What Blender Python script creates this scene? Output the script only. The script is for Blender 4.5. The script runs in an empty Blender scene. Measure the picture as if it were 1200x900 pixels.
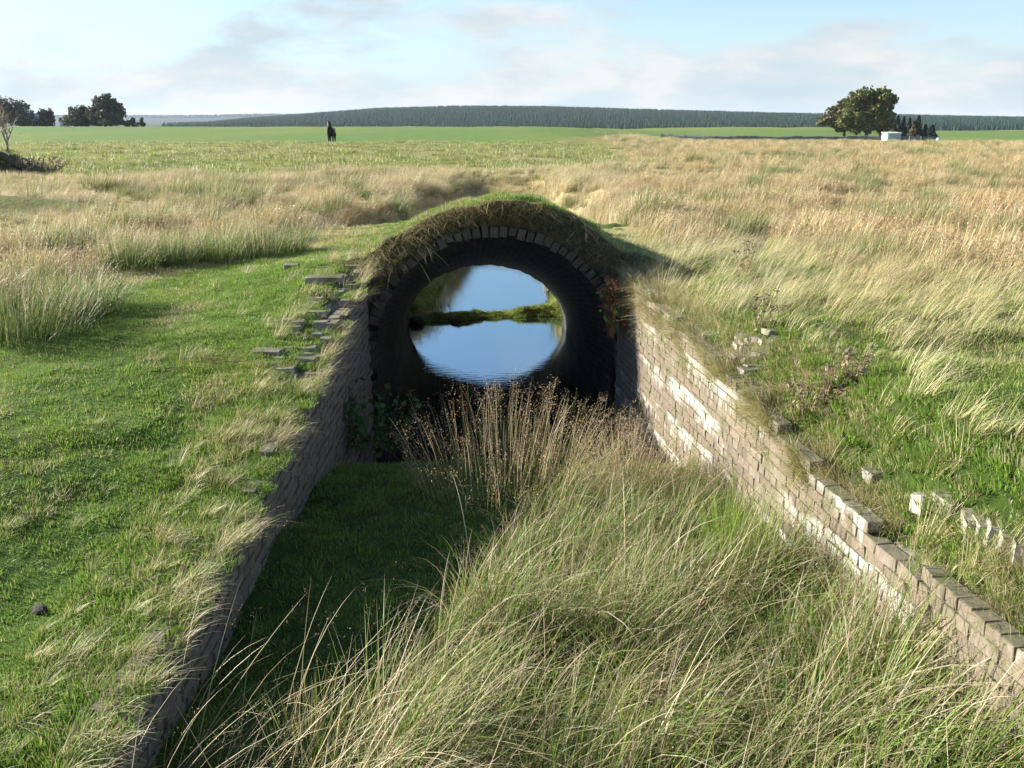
import bpy, bmesh, math, random
import numpy as np
from mathutils import Vector, Matrix
R = math.radians
rng = np.random.default_rng(7)
random.seed(7)
scene = bpy.context.scene
C = scene.collection

# ------------------------------------------------------------------ camera
CAM_Z, PITCH, FPX = 3.8, 16.6, 1040.0
cd = bpy.data.cameras.new('camera'); cam = bpy.data.objects.new('camera', cd); C.objects.link(cam)
cam.location = (0, 0, CAM_Z); cam.rotation_euler = (R(90 - PITCH), 0, 0)
cd.sensor_width = 36; cd.lens = 36 * FPX / 1200; cd.clip_start = 0.05; cd.clip_end = 30000
scene.camera = cam

# ------------------------------------------------------------------ sky and sun
SUN_EL, SUN_BEYOND = 23.0, 18.0
w = bpy.data.worlds.new('World'); scene.world = w; w.use_nodes = True
nt = w.node_tree; nt.nodes.clear(); N = nt.nodes.new; L = nt.links.new
def nd(tree, kind, **kw):
    n = tree.nodes.new(kind)
    for k, v in kw.items(): setattr(n, k, v)
    return n
out = N('ShaderNodeOutputWorld'); bg = N('ShaderNodeBackground'); bg.inputs[1].default_value = 0.068
sky = nd(nt, 'ShaderNodeTexSky', sky_type='NISHITA', sun_disc=False, sun_elevation=R(SUN_EL), sun_rotation=R(-90 + SUN_BEYOND))
sky.air_density = 1.0; sky.dust_density = 0.1; sky.ozone_density = 2.5; sky.altitude = 200
tc = N('ShaderNodeTexCoord')
mp = N('ShaderNodeMapping'); mp.inputs['Scale'].default_value = (1.0, 1.0, 2.9); mp.inputs['Location'].default_value = (4.1, 0.3, 1.1)
L(tc.outputs['Generated'], mp.inputs[0])
def wnoise(scale, detail, rough, dist=0.0):
    n = N('ShaderNodeTexNoise'); n.inputs['Scale'].default_value = scale; n.inputs['Detail'].default_value = detail
    n.inputs['Roughness'].default_value = rough; n.inputs['Distortion'].default_value = dist
    L(mp.outputs[0], n.inputs['Vector']); return n
def wramp(src, pts):
    r = N('ShaderNodeValToRGB'); els = r.color_ramp.elements
    for i, (p, c) in enumerate(pts):
        e = els[i] if i < 2 else els.new(p)
        e.position = p; e.color = c if len(c) == 4 else (*c, 1)
    L(src, r.inputs[0]); return r
n1 = wnoise(4.6, 10, 0.55, 0.1); n2 = wnoise(9.0, 8, 0.58, 0.1)
# cloud cover thins out with height above the horizon
sx = N('ShaderNodeSeparateXYZ'); L(tc.outputs['Generated'], sx.inputs[0])
thin = nd(nt, 'ShaderNodeMapRange'); L(sx.outputs['Z'], thin.inputs['Value'])
for k_, v_ in (('From Min', 0.0), ('From Max', 0.24), ('To Min', 0.12), ('To Max', -0.12)): thin.inputs[k_].default_value = v_
cov = nd(nt, 'ShaderNodeMath', operation='ADD'); L(n1.outputs['Fac'], cov.inputs[0]); L(thin.outputs[0], cov.inputs[1])
mask = wramp(cov.outputs[0], [(0.49, (0, 0, 0)), (0.60, (1, 1, 1))])
ccol = wramp(n2.outputs['Fac'], [(0.34, (3.2, 3.9, 4.3)), (0.50, (3.75, 4.15, 4.4)), (0.62, (4.5, 4.6, 4.65))])
mx = nd(nt, 'ShaderNodeMix', data_type='RGBA')
# pale blue mist low on the horizon all round
mist = wramp(sx.outputs['Z'], [(0.0, (1, 1, 1)), (0.13, (0, 0, 0))])
mh = nd(nt, 'ShaderNodeMix', data_type='RGBA'); mh.inputs['B'].default_value = (3.0, 3.85, 4.6, 1); L(mist.outputs[0], mh.inputs['Factor']); L(sky.outputs[0], mh.inputs['A'])
L(mask.outputs[0], mx.inputs['Factor']); L(mh.outputs['Result'], mx.inputs['A']); L(ccol.outputs[0], mx.inputs['B'])
L(mx.outputs['Result'], bg.inputs[0]); L(bg.outputs[0], out.inputs[0])

sd = bpy.data.lights.new('sun', 'SUN'); sd.energy = 5.0; sd.angle = R(0.6); sd.color = (1.0, 0.955, 0.86)
sun = bpy.data.objects.new('sun', sd); C.objects.link(sun)
ld = Vector((math.cos(R(SUN_BEYOND)) * math.cos(R(SUN_EL)), -math.sin(R(SUN_BEYOND)) * math.cos(R(SUN_EL)), -math.sin(R(SUN_EL))))
sun.rotation_euler = ld.to_track_quat('-Z', 'Y').to_euler(); sun.location = (-20, 6, 30)
vs = scene.view_settings; vs.view_transform = 'Standard'; vs.look = 'None'; vs.exposure = 1.52; vs.gamma = 1.0
vs.use_curve_mapping = False
scene.cycles.max_bounces = 5; scene.cycles.diffuse_bounces = 3; scene.cycles.glossy_bounces = 3; scene.cycles.transmission_bounces = 3; scene.cycles.transparent_max_bounces = 4; scene.cycles.volume_bounces = 0

# ------------------------------------------------------------------ maths helpers
def sstep(a, b, x):
    t = np.clip((np.asarray(x, float) - a) / (b - a), 0, 1); return t * t * (3 - 2 * t)
_waves = {}
def fnoise(x, y, scale, seed=0, octs=3):
    """smooth pseudo noise about -1..1, feature size about `scale` metres"""
    x = np.asarray(x, float); y = np.asarray(y, float); tot = np.zeros(np.broadcast(x, y).shape); amp = 1.0; norm = 0
    for o in range(octs):
        k = (seed, o)
        if k not in _waves:
            rr = np.random.default_rng(1000 * seed + o)
            _waves[k] = (rr.uniform(0, 2 * np.pi, 6), rr.uniform(0, 2 * np.pi, 6), rr.uniform(0.7, 1.4, 6))
        A, P, F = _waves[k]; f = 2 * np.pi / (scale * 2) * 2 ** o
        s = 0
        for a, p, ff in zip(A, P, F): s = s + np.sin((x * np.cos(a) + y * np.sin(a)) * f * ff + p + 1.3 * np.sin((x * np.sin(a) - y * np.cos(a)) * f * 0.6 + p * 2))
        tot = tot + amp * s / 2.6; norm += amp; amp *= 0.5
    return tot / norm
def srgb(r, g, b):
    f = lambda c: (c / 255 / 12.92) if c / 255 <= 0.04045 else ((c / 255 + 0.055) / 1.055) ** 2.4
    return (f(r), f(g), f(b))

# ------------------------------------------------------------------ object helpers
def mesh_np(name, V, T, col=None, smooth=False):
    me = bpy.data.meshes.new(name); V = np.asarray(V, np.float32); T = np.asarray(T, np.int32)
    k = T.shape[1]
    me.vertices.add(len(V)); me.vertices.foreach_set('co', V.ravel())
    me.loops.add(T.size); me.loops.foreach_set('vertex_index', T.ravel())
    me.polygons.add(len(T)); me.polygons.foreach_set('loop_start', np.arange(0, T.size, k, dtype=np.int32))
    if smooth: me.polygons.foreach_set('use_smooth', np.ones(len(T), bool))
    if col is not None:
        a = me.attributes.new('col', 'FLOAT_COLOR', 'POINT')
        c4 = np.ones((len(V), 4), np.float32); c4[:, :3] = col; a.data.foreach_set('color', c4.ravel())
    me.update(calc_edges=True); me.validate(); return me
def link(name, me, mat=None, parent=None, **props):
    o = bpy.data.objects.new(name, me); C.objects.link(o)
    if mat is not None and me is not None and not me.materials: me.materials.append(mat)
    if parent is not None: o.parent = parent
    for k, v in props.items(): o[k] = v
    return o
def empty(name, loc, label, cat, group=None, rz=0):
    o = bpy.data.objects.new(name, None); C.objects.link(o); o.location = loc; o.rotation_euler = (0, 0, rz)
    o.empty_display_size = 0.2
    o['label'] = label; o['category'] = cat
    if group: o['group'] = group
    return o
def bm_mesh(name, bm, smooth=False):
    me = bpy.data.meshes.new(name); bm.normal_update(); bm.to_mesh(me); bm.free()
    if smooth:
        for p in me.polygons: p.use_smooth = True
    return me
class MB:
    """collects grids / boxes / tubes as numpy-free lists"""
    def __init__(s): s.v = []; s.f = []
    def box(s, c, d, rz=0, rot=None, taper=1.0):
        M = rot if rot is not None else Matrix.Rotation(rz, 3, 'Z'); i = len(s.v); c = Vector(c)
        for sz in (-1, 1):
            k = taper if sz > 0 else 1
            for sx, sy in ((-1, -1), (1, -1), (1, 1), (-1, 1)):
                s.v.append(c + M @ Vector((sx * d[0] / 2 * k, sy * d[1] / 2 * k, sz * d[2] / 2)))
        s.f += [tuple(i + j for j in q) for q in ((3, 2, 1, 0), (4, 5, 6, 7), (0, 1, 5, 4), (1, 2, 6, 5), (2, 3, 7, 6), (3, 0, 4, 7))]
        return s
    def tube(s, pts, rad, n=6):
        pts = [Vector(p) for p in pts]; base = len(s.v)
        for j, p in enumerate(pts):
            t = (pts[min(j + 1, len(pts) - 1)] - pts[max(j - 1, 0)]).normalized()
            a = t.orthogonal().normalized(); b = t.cross(a)
            for k in range(n):
                an = 2 * math.pi * k / n; s.v.append(p + (a * math.cos(an) + b * math.sin(an)) * rad[j])
        for j in range(len(pts) - 1):
            for k in range(n):
                s.f.append((base + j * n + k, base + j * n + (k + 1) % n, base + (j + 1) * n + (k + 1) % n, base + (j + 1) * n + k))
        s.f.append(tuple(base + k for k in reversed(range(n)))); s.f.append(tuple(base + (len(pts) - 1) * n + k for k in range(n)))
        return s
    def mesh(s, name, smooth=False):
        me = bpy.data.meshes.new(name); me.from_pydata([tuple(v) for v in s.v], [], s.f); me.update()
        if smooth:
            for p in me.polygons: p.use_smooth = True
        return me
def grid_faces(nu, nv, wrap=False):
    i = np.arange(nu - 1)[:, None] * nv + np.arange(nv - 1)[None, :]
    return np.stack([i, i + nv, i + nv + 1, i + 1], -1).reshape(-1, 4)

# ------------------------------------------------------------------ materials
def mat_new(name):
    m = bpy.data.materials.new(name); m.use_nodes = True; t = m.node_tree; t.nodes.clear()
    o = t.nodes.new('ShaderNodeOutputMaterial'); p = t.nodes.new('ShaderNodeBsdfPrincipled')
    t.links.new(p.outputs[0], o.inputs[0]); p.inputs['Roughness'].default_value = 0.85
    p.inputs['Specular IOR Level'].default_value = 0.25
    return m, t, p, o
def noise(t, scale, detail=4, rough=0.55, vec=None, dist=0):
    n = t.nodes.new('ShaderNodeTexNoise'); n.inputs['Scale'].default_value = scale; n.inputs['Detail'].default_value = detail
    n.inputs['Roughness'].default_value = rough; n.inputs['Distortion'].default_value = dist
    if vec is None:
        g = t.nodes.new('ShaderNodeNewGeometry'); vec = g.outputs['Position']
    t.links.new(vec, n.inputs['Vector']); return n.outputs['Fac']
def ramp(t, src, pts):
    r = t.nodes.new('ShaderNodeValToRGB'); els = r.color_ramp.elements
    for i, (p, c) in enumerate(pts):
        e = els[i] if i < 2 else els.new(p)
        e.position = p
        if not hasattr(c, '__len__'): c = (c, c, c)
        e.color = (*c, 1)
    t.links.new(src, r.inputs[0]); return r.outputs[0]
def mix(t, fac, a, b, mode='MIX'):
    m = t.nodes.new('ShaderNodeMix'); m.data_type = 'RGBA'; m.blend_type = mode
    for v, k in ((fac, 'Factor'), (a, 'A'), (b, 'B')):
        if hasattr(v, 'links'): t.links.new(v, m.inputs[k])
        elif k == 'Factor': m.inputs[k].default_value = v
        else: m.inputs[k].default_value = (*v, 1)
    return m.outputs['Result']
def bump(t, p, h, strength=0.5, dist=0.02):
    b = t.nodes.new('ShaderNodeBump'); b.inputs['Strength'].default_value = strength; b.inputs['Distance'].default_value = dist
    t.links.new(h, b.inputs['Height']); t.links.new(b.outputs[0], p.inputs['Normal'])
def mapped(t, scale, src='Position'):
    g = t.nodes.new('ShaderNodeNewGeometry'); m = t.nodes.new('ShaderNodeMapping'); m.inputs['Scale'].default_value = scale
    t.links.new(g.outputs[src], m.inputs[0]); return m.outputs[0]

def mat_blades(name, transl=0.3, rough=0.55, spec=0.3, var=0.25, hue=None):
    m, t, p, o = mat_new(name)
    a = t.nodes.new('ShaderNodeAttribute'); a.attribute_name = 'col'
    oi = t.nodes.new('ShaderNodeObjectInfo')
    v = ramp(t, oi.outputs['Random'], [(0, 1 - var), (1, 1 + var)])
    c = mix(t, 1.0, a.outputs['Color'], v, 'MULTIPLY')
    if hue is not None:
        f = ramp(t, noise(t, 0.35, 3), [(0.4, 0.0), (0.68, 0.6)]); c = mix(t, f, c, mix(t, 1.0, c, hue, 'MULTIPLY'))
    t.links.new(c, p.inputs['Base Color']); p.inputs['Roughness'].default_value = rough; p.inputs['Specular IOR Level'].default_value = spec
    tr = t.nodes.new('ShaderNodeBsdfTranslucent'); t.links.new(c, tr.inputs['Color'])
    ms = t.nodes.new('ShaderNodeMixShader'); ms.inputs[0].default_value = transl
    t.links.new(p.outputs[0], ms.inputs[1]); t.links.new(tr.outputs[0], ms.inputs[2]); t.links.new(ms.outputs[0], o.inputs[0])
    return m
M_GRASS = mat_blades('grass_blades', 0.38, 0.5, 0.35, 0.22)
M_STRAW = mat_blades('straw_blades', 0.25, 0.5, 0.4, 0.22, hue=(1.02, 0.9, 0.74))
M_LEAF = mat_blades('leaves', 0.2, 0.6, 0.2, 0.12)

def mat_ground():
    m, t, p, o = mat_new('ground')
    a = t.nodes.new('ShaderNodeAttribute'); a.attribute_name = 'col'
    n = noise(t, 9.0, 6, 0.65); n2 = noise(t, 0.6, 5, 0.6)
    c = mix(t, 1.0, a.outputs['Color'], ramp(t, n, [(0.3, 0.6), (0.7, 1.3)]), 'MULTIPLY')
    c = mix(t, 1.0, c, ramp(t, n2, [(0.3, (0.8, 0.85, 0.8)), (0.7, (1.2, 1.12, 1.05))]), 'MULTIPLY')
    t.links.new(c, p.inputs['Base Color']); p.inputs['Specular IOR Level'].default_value = 0.1
    bump(t, p, n, 0.7, 0.05); return m
M_GROUND = mat_ground()

def mat_brick(name, base, dark, white, efflo, moss=0.2, mosslow=None):
    m, t, p, o = mat_new(name)
    oi = t.nodes.new('ShaderNodeObjectInfo')
    c = ramp(t, oi.outputs['Random'], [(0.0, tuple(x * 0.72 for x in base)), (0.2, tuple(x * 0.92 for x in base)), (0.75, tuple(x * 1.08 for x in base)), (1.0, tuple(min(1, x * 0.9 + 0.04) for x in base))])
    c = mix(t, ramp(t, noise(t, 22, 5, 0.7), [(0.35, 0.0), (0.75, 0.55)]), c, dark)
    # old runs of dirt and of white lime leached out of the joints
    streak = noise(t, 1.0, 5, 0.6, mapped(t, (26, 26, 1.6)), 0.4)
    c = mix(t, ramp(t, streak, [(0.5, 0.0), (0.72, 0.6)]), c, tuple(x * 0.42 for x in base))
    if efflo > 0:
        # lime runs start at certain bed joints and thin out downwards
        g = t.nodes.new('ShaderNodeNewGeometry'); sp_ = t.nodes.new('ShaderNodeSeparateXYZ'); t.links.new(g.outputs['Position'], sp_.inputs[0])
        mth = lambda op, a_, b_: (lambda q: ([t.links.new(v, q.inputs[k]) if hasattr(v, 'links') else setattr(q.inputs[k], 'default_value', v) for k, v in enumerate((a_, b_))], q.outputs[0])[1])(nd(t, 'ShaderNodeMath', operation=op))
        fr = mth('FRACT', mth('DIVIDE', mth('ADD', mth('ADD', sp_.outputs['Z'], 0.115), mth('MULTIPLY', noise(t, 1.1, 2), 0.25)), 0.37), 0.0)
        st2 = noise(t, 1.0, 5, 0.65, mapped(t, (19, 19, 1.3)), 0.25)
        pat = noise(t, 1.0, 4, 0.6, mapped(t, (0.9, 0.9, 2.2)))
        run = ramp(t, mth('ADD', st2, mth('MULTIPLY', mth('SUBTRACT', fr, 0.72), 0.5)), [(0.38, 0.0), (0.56, 1.0)])
        f = nd(t, 'ShaderNodeMath', operation='MULTIPLY')
        t.links.new(run, f.inputs[0]); t.links.new(ramp(t, pat, [(0.54 - efflo * 0.06, 0.0), (0.64 - efflo * 0.06, 0.95)]), f.inputs[1])
        c = mix(t, f.outputs[0], c, white)
    gn = t.nodes.new('ShaderNodeNewGeometry'); sn = t.nodes.new('ShaderNodeSeparateXYZ'); t.links.new(gn.outputs['Normal'], sn.inputs[0])
    mt = nd(t, 'ShaderNodeMath', operation='MULTIPLY'); t.links.new(ramp(t, sn.outputs['Z'], [(0.5, 0.0), (0.8, 1.0)]), mt.inputs[0]); t.links.new(ramp(t, noise(t, 9, 5, 0.7), [(0.36, 0.35), (0.56, 1.0)]), mt.inputs[1])
    c = mix(t, mt.outputs[0], c, mix(t, ramp(t, noise(t, 25, 4, 0.7), [(0.4, 0.0), (0.6, 1.0)]), (0.16, 0.14, 0.105), (0.10, 0.105, 0.04)))
    c = mix(t, ramp(t, noise(t, 3.2, 6, 0.7), [(0.62 - moss * 0.25, 0.0), (0.76 - moss * 0.2, 0.85)]), c, (0.085, 0.10, 0.03))
    t.links.new(c, p.inputs['Base Color']); p.inputs['Roughness'].default_value = 0.92
    bump(t, p, noise(t, 60, 5, 0.7), 0.6, 0.006); return m
M_BRICK_R = mat_brick('weathered_tan_brick', (0.225, 0.178, 0.128), (0.085, 0.07, 0.055), (0.50, 0.47, 0.41), 0.85, 0.36)
M_BRICK_L = mat_brick('damp_brown_brick', (0.25, 0.21, 0.165), (0.08, 0.065, 0.052), (0.5, 0.48, 0.44), 0.0, 0.25)
M_BRICK_A = mat_brick('dark_arch_brick', (0.10, 0.085, 0.068), (0.045, 0.036, 0.03), (0.5, 0.48, 0.44), 0.0, 0.12)  # darker brown than the wing wall bricks
M_BRICK_P = mat_brick('pale_loose_brick', (0.37, 0.335, 0.28), (0.17, 0.15, 0.12), (0.58, 0.55, 0.48), 0.3, 0.35)
def mat_mortar(name, a, b, scale=14):
    m, t, p, o = mat_new(name); n = noise(t, scale, 6, 0.7)
    t.links.new(ramp(t, n, [(0.3, a), (0.7, b)]), p.inputs['Base Color']); bump(t, p, n, 0.8, 0.02); return m
M_MORTAR = mat_mortar('old_mortar', (0.12, 0.105, 0.08), (0.27, 0.24, 0.20))
M_TUNNEL = mat_mortar('dark_tunnel_lining', (0.015, 0.014, 0.013), (0.045, 0.04, 0.035), 9)  # near-black brown throughout the barrel
def tunnel_bricks():
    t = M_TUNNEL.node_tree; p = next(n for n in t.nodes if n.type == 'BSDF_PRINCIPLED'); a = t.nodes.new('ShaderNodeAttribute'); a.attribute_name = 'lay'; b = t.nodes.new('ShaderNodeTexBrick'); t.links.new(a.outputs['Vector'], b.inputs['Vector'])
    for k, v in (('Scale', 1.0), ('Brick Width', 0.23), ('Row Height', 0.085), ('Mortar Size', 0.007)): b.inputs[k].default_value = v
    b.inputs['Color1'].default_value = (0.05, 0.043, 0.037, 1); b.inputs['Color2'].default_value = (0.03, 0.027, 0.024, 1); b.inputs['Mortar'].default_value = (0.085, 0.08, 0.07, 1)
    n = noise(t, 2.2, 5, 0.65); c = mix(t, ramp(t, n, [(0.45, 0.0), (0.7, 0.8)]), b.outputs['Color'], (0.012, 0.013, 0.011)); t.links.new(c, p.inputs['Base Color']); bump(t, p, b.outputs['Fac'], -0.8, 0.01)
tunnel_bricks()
M_EARTH = mat_mortar('turf_and_earth', (0.035, 0.028, 0.018), (0.12, 0.10, 0.06), 7)
M_STONE = mat_mortar('field_stone', (0.08, 0.075, 0.068), (0.24, 0.23, 0.21), 3)
M_BARK = mat_mortar('bark', (0.06, 0.05, 0.04), (0.16, 0.14, 0.11), 5)
M_PALEBARK = mat_mortar('pale_bark', (0.22, 0.19, 0.16), (0.38, 0.34, 0.30), 5)
def mat_plain(name, c, rough=0.6, scale=3, var=0.12):
    m, t, p, o = mat_new(name); n = noise(t, scale, 5, 0.6)
    t.links.new(ramp(t, n, [(0.3, tuple(x * (1 - var) for x in c)), (0.7, tuple(min(1, x * (1 + var)) for x in c))]), p.inputs['Base Color'])
    p.inputs['Roughness'].default_value = rough; return m
def mat_water():
    m, t, p, o = mat_new('still_dark_water')
    p.inputs['Base Color'].default_value = (0.008, 0.012, 0.012, 1); p.inputs['Roughness'].default_value = 0.03
    p.inputs['IOR'].default_value = 3.6; p.inputs['Specular Tint'].default_value = (0.84, 0.95, 1.0, 1); p.inputs['Specular IOR Level'].default_value = 1.0
    n = noise(t, 1.0, 3, 0.5, mapped(t, (5, 16, 5))); n2 = noise(t, 0.5, 2)
    f = nd(t, 'ShaderNodeMath', operation='MULTIPLY'); t.links.new(n, f.inputs[0]); t.links.new(ramp(t, n2, [(0.4, 0.25), (0.7, 1.0)]), f.inputs[1])
    bump(t, p, f.outputs[0], 0.12, 0.02); return m
M_WATER = mat_water()

# ------------------------------------------------------------------ terrain
Y_P, Y_F = 11.2, 16.8           # near and far mouth of the culvert
def xL(y): return np.where(y < Y_P, -1.82, np.where(y < Y_F, -1.82 - 0.03 * (y - Y_P), -1.99 + 0.06 * np.clip(y - Y_F - 1.5, 0, 8)))
def xR(y): return np.where(y < Y_P, 1.34 + 0.1317 * (Y_P - y), np.where(y < Y_F, 1.34 - 0.062 * (y - Y_P), 0.99 + 0.0 * y))
WL = ([-6, 2, 4, 5.5, 7, 9, 11.2], [1.25, 1.2, 1.18, 1.22, 1.4, 1.74, 2.1])
WR = ([-6, 3.5, 5.1, 5.8, 6.5, 7.4, 9, 11.2], [1.45, 1.46, 1.44, 1.50, 1.64, 1.74, 1.87, 2.02])
def far_profiles(x, y):
    a = x / np.maximum(y, 1.0)
    pl = np.interp(y, [20, 45, 100, 250, 300, 420, 900, 8000], [1.82, 1.75, 1.5, 1.85, 1.5, -3, -12, -12])
    pc = np.interp(y, [20, 45, 70, 130, 220, 260, 350, 390, 500, 900, 8000], [1.82, 1.75, 1.42, 0.35, -1.2, -1.0, 0.9, 0.7, -4, -12, -12])
    pr = np.interp(y, [20, 45, 70, 130, 220, 260, 450, 500, 900, 8000], [1.82, 1.75, 1.38, 0.25, -1.4, -2.0, -1.3, -2.5, -12, -12])
    t1 = sstep(0.02, 0.22, a); t2 = sstep(0.36, 0.42, a)
    z = pl * (1 - t1) + pc * t1; return z * (1 - t2) + pr * t2
HILL_A = np.array([-3, -0.43, -0.40, -0.33, -0.29, -0.20, -0.145, -0.06, 0.04, 0.155, 0.29, 0.345, 0.43, 0.5, 0.58, 3])
HILL_Y = np.array([147, 147, 147, 146, 142, 135, 131, 128.5, 129, 132.5, 136, 137, 138, 139.5, 141, 141])
def hill(x, y):
    a = x / np.maximum(y, 1.0); top = (140 - np.interp(a, HILL_A, HILL_Y)) / 1040 * 1900 + 3.8 - 4
    top2 = (140 - 144.0) / 1040 * 4500 + 3.8 + 6 * np.sin(a * 9)
    z = (top + 12) * sstep(1000, 1900, y) * (1 - 0.3 * sstep(2100, 3200, y))
    return z + (26 + top2 * 0.2) * sstep(3300, 4500, y) * sstep(-0.1, -0.3, a)
def base_ground(x, y):
    """natural ground without the channel"""
    nl = np.interp(y, [-20, 0, 5, 9, 13, 20], [1.6, 1.35, 1.42, 1.66, 1.82, 1.82])
    nr = np.interp(y, [-20, 0, 4, 12, 20], [1.9, 1.95, 1.98, 2.02, 1.82])
    wl = np.interp(y, *WL); wr = np.interp(y, *WR)
    wl = np.where(y > 11.2, np.interp(y, [11.2, 14, 20], [2.1, 1.97, 1.82]), wl); wr = np.where(y > 11.2, np.interp(y, [11.2, 14, 20], [2.0, 1.97, 1.82]), wr)
    xl, xr = xL(y), xR(y)
    tl = sstep(-0.3, -2.6, x - xl); tr = sstep(0.22, 0.75, x - xr)
    zl = wl * (1 - tl) + nl * tl; zr = wr * (1 - tr) + nr * tr
    tm = sstep(-1, 1, x); near = zl * (1 - tm) + zr * tm
    near = near + np.where(x < -1, 0.028, 0.05) * fnoise(x, y, 1.6, 3) + 0.014 * fnoise(x, y, 0.5, 5, 2)
    far = far_profiles(x, y) + hill(x, y) + np.interp(y, [20, 40, 120, 300], [0.1, 0.16, 0.1, 0.2]) * fnoise(x, y, 7, 4)
    t = sstep(15, 24, np.hypot(x * 0.6, y)); z = near * (1 - t) + far * t
    z = z + 0.42 * np.exp(-((x + 11.5) / 2.6) ** 2 - ((y - 19.5) / 1.2) ** 2)      # low turfy hummock
    z = z + 0.9 * np.exp(-((x + 22) / 2.6) ** 4 - ((y - 37) / 1.8) ** 4)            # bank at the left edge
    # the meadow dips towards the far end of the pool
    wd = (1 - sstep(0.9, 2.0, np.abs(x + 0.35))) * sstep(22, 25, y)
    return z * (1 - wd) + np.minimum(z, 0.15 * y - 3.85 + 0.08 * fnoise(x, y, 2, 6)) * wd
def floor_z(x, y):
    z = np.interp(y, [-3.5, -1.0, 1.5, 3.0, 7.2, 8.6, 9.5, 10.4, 26], [2.0, 1.95, 1.0, 0.66, 0.62, 0.36, -0.08, -0.4, -0.45])
    z = z + 0.05 * fnoise(x, y, 0.9, 8) * (y < 9.5) + 0.26 * sstep(1.0, 0.1, xR(y) - x) * sstep(6.3, 4.6, y) * sstep(1.0, 2.5, y)
    bar = np.exp(-((y - 17.5 - 0.25 * (x + 0.5)) / 0.55) ** 2) * (0.55 + 0.07 * fnoise(x, y, 0.5, 11) + 0.03 * fnoise(x, y, 2.0, 12))
    marsh = sstep(0.25, 1.0, x - 0.05 * (y - 17)) * sstep(17, 18, y) * 0.66
    lb = sstep(-1.25, -2.0, x + 0.02 * (y - 17)) * sstep(16.9, 17.4, y) * 0.7
    end = sstep(25.0, 26.4, y) * 0.6
    return z + np.maximum(np.maximum(bar, marsh), np.maximum(lb, end)) * (y > 16.5)
def ground_z(x, y):
    x = np.asarray(x, float); y = np.asarray(y, float)
    b = base_ground(x, y); d = np.minimum(x - xL(y), xR(y) - x)
    tn = sstep(-0.24, -0.06, d); tf = np.where(x - xL(y) < xR(y) - x, sstep(0.0, 1.0, 1 - (0.35 - (x - xL(y))) / np.interp(y, [17, 19.5, 21.5], [6.0, 4.2, 1.8])), sstep(-1.6, 0.25, xR(y) - x)) * (1 - sstep(25.0, 26.8, y))
    t = np.where(y < Y_F + 0.1, tn, tf); t = t * sstep(-3.2, -1.0, y)
    return b * (1 - t) + floor_z(x, y) * t
def in_channel(x, y): return (np.minimum(x - xL(y), xR(y) - x) > -0.05) & (y < 26) & (y > -2)

COL = dict(lawn=(0.105, 0.185, 0.028), lawn2=(0.20, 0.20, 0.05), straw=(0.36, 0.285, 0.15), russet=(0.34, 0.25, 0.125), olive=(0.17, 0.17, 0.055),
           field=(0.125, 0.20, 0.05), soil=(0.05, 0.042, 0.025), dark=(0.05, 0.075, 0.018), past=(0.17, 0.195, 0.05), forest=(0.014, 0.026, 0.016))
COL = {k: np.array(v) for k, v in COL.items()}
def lerp3(a, b, t): t = np.asarray(t)[..., None]; return a * (1 - t) + b * t
LAWN_EDGE = ([-40, -9, -7, -5.6, -4.4, -3.4, -2.4, -1.5], [5.5, 7.2, 8.6, 10.6, 12.3, 13.0, 14.0, 15.0])
def is_lawn(x, y):
    return (x < xL(y)) & (y < np.interp(x, *LAWN_EDGE) + 0.35 * fnoise(x, y, 1.2, 21))
def ground_col(x, y):
    a = x / np.maximum(y, 1.0)
    n = fnoise(x, y, 5, 31); nb = fnoise(x, y, 22, 32); nf = fnoise(x, y, 1.0, 33)
    straw = lerp3(COL['straw'], COL['olive'], sstep(0.0, 0.7, n)) ; straw = lerp3(straw, COL['russet'], sstep(-0.1, 0.5, nb) * sstep(0.05, 0.3, a))
    past = lerp3(COL['past'] * np.array([1.1, 1.0, 1.0]), COL['straw'] * 0.8, sstep(-0.15, 0.7, fnoise(x, y / 2.0, 9, 34)) * 0.85); past = lerp3(past, COL['dark'] * 1.3, sstep(0.25, 0.7, fnoise(x, y / 2.0, 5, 37)) * 0.6)
    field = lerp3(COL['field'], COL['field'] * np.array([1.45, 1.1, 1.1]), sstep(-0.4, 0.9, fnoise(x, y / 3, 40, 35)))
    tp = sstep(28, 36, y + 6 * n) * (1 - sstep(0.02, 0.16, a + 0.03 * n)) ; c = lerp3(straw, past, tp)
    edge = np.where(a < 0.02, 84 + 4 * n, np.interp(a, [0.02, 0.16, 0.9], [84, 205, 222]))
    field = lerp3(field, COL['straw'] * 0.6, sstep(0.2, 0.9, fnoise(x, y / 2, 16, 38)) * 0.35); c = lerp3(c, field, sstep(0, 8, y - edge))
    c = lerp3(c, COL['forest'], sstep(700, 900, y))
    lawn = lerp3(COL['lawn'], COL['lawn2'], sstep(0.1, 0.9, nf)) ; c = lerp3(c, lawn * 0.62, is_lawn(x, y).astype(float))
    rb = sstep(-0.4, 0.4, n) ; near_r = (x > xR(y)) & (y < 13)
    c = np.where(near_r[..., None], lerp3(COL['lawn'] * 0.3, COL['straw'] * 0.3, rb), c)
    inch = in_channel(x, y) ; chan = lerp3(COL['dark'], COL['soil'], sstep(7.8, 9.0, y))
    chan = np.where((y > 16.5)[..., None], lerp3(np.array([0.13, 0.15, 0.03]), COL['soil'], sstep(0.0, 0.6, fnoise(x, y, 0.35, 36))), chan)
    return np.where(inch[..., None], chan, c)
def axis(lo, hi, fine, grow, far):
    a = list(np.arange(lo, hi + 1e-6, fine)); s = fine; x = hi
    while x < far: s *= grow; x += s; a.append(x)
    return a
ax_pos = axis(0, 7, 0.09, 1.075, 6500); xs = np.array([-v for v in ax_pos[:0:-1]] + ax_pos)
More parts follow.
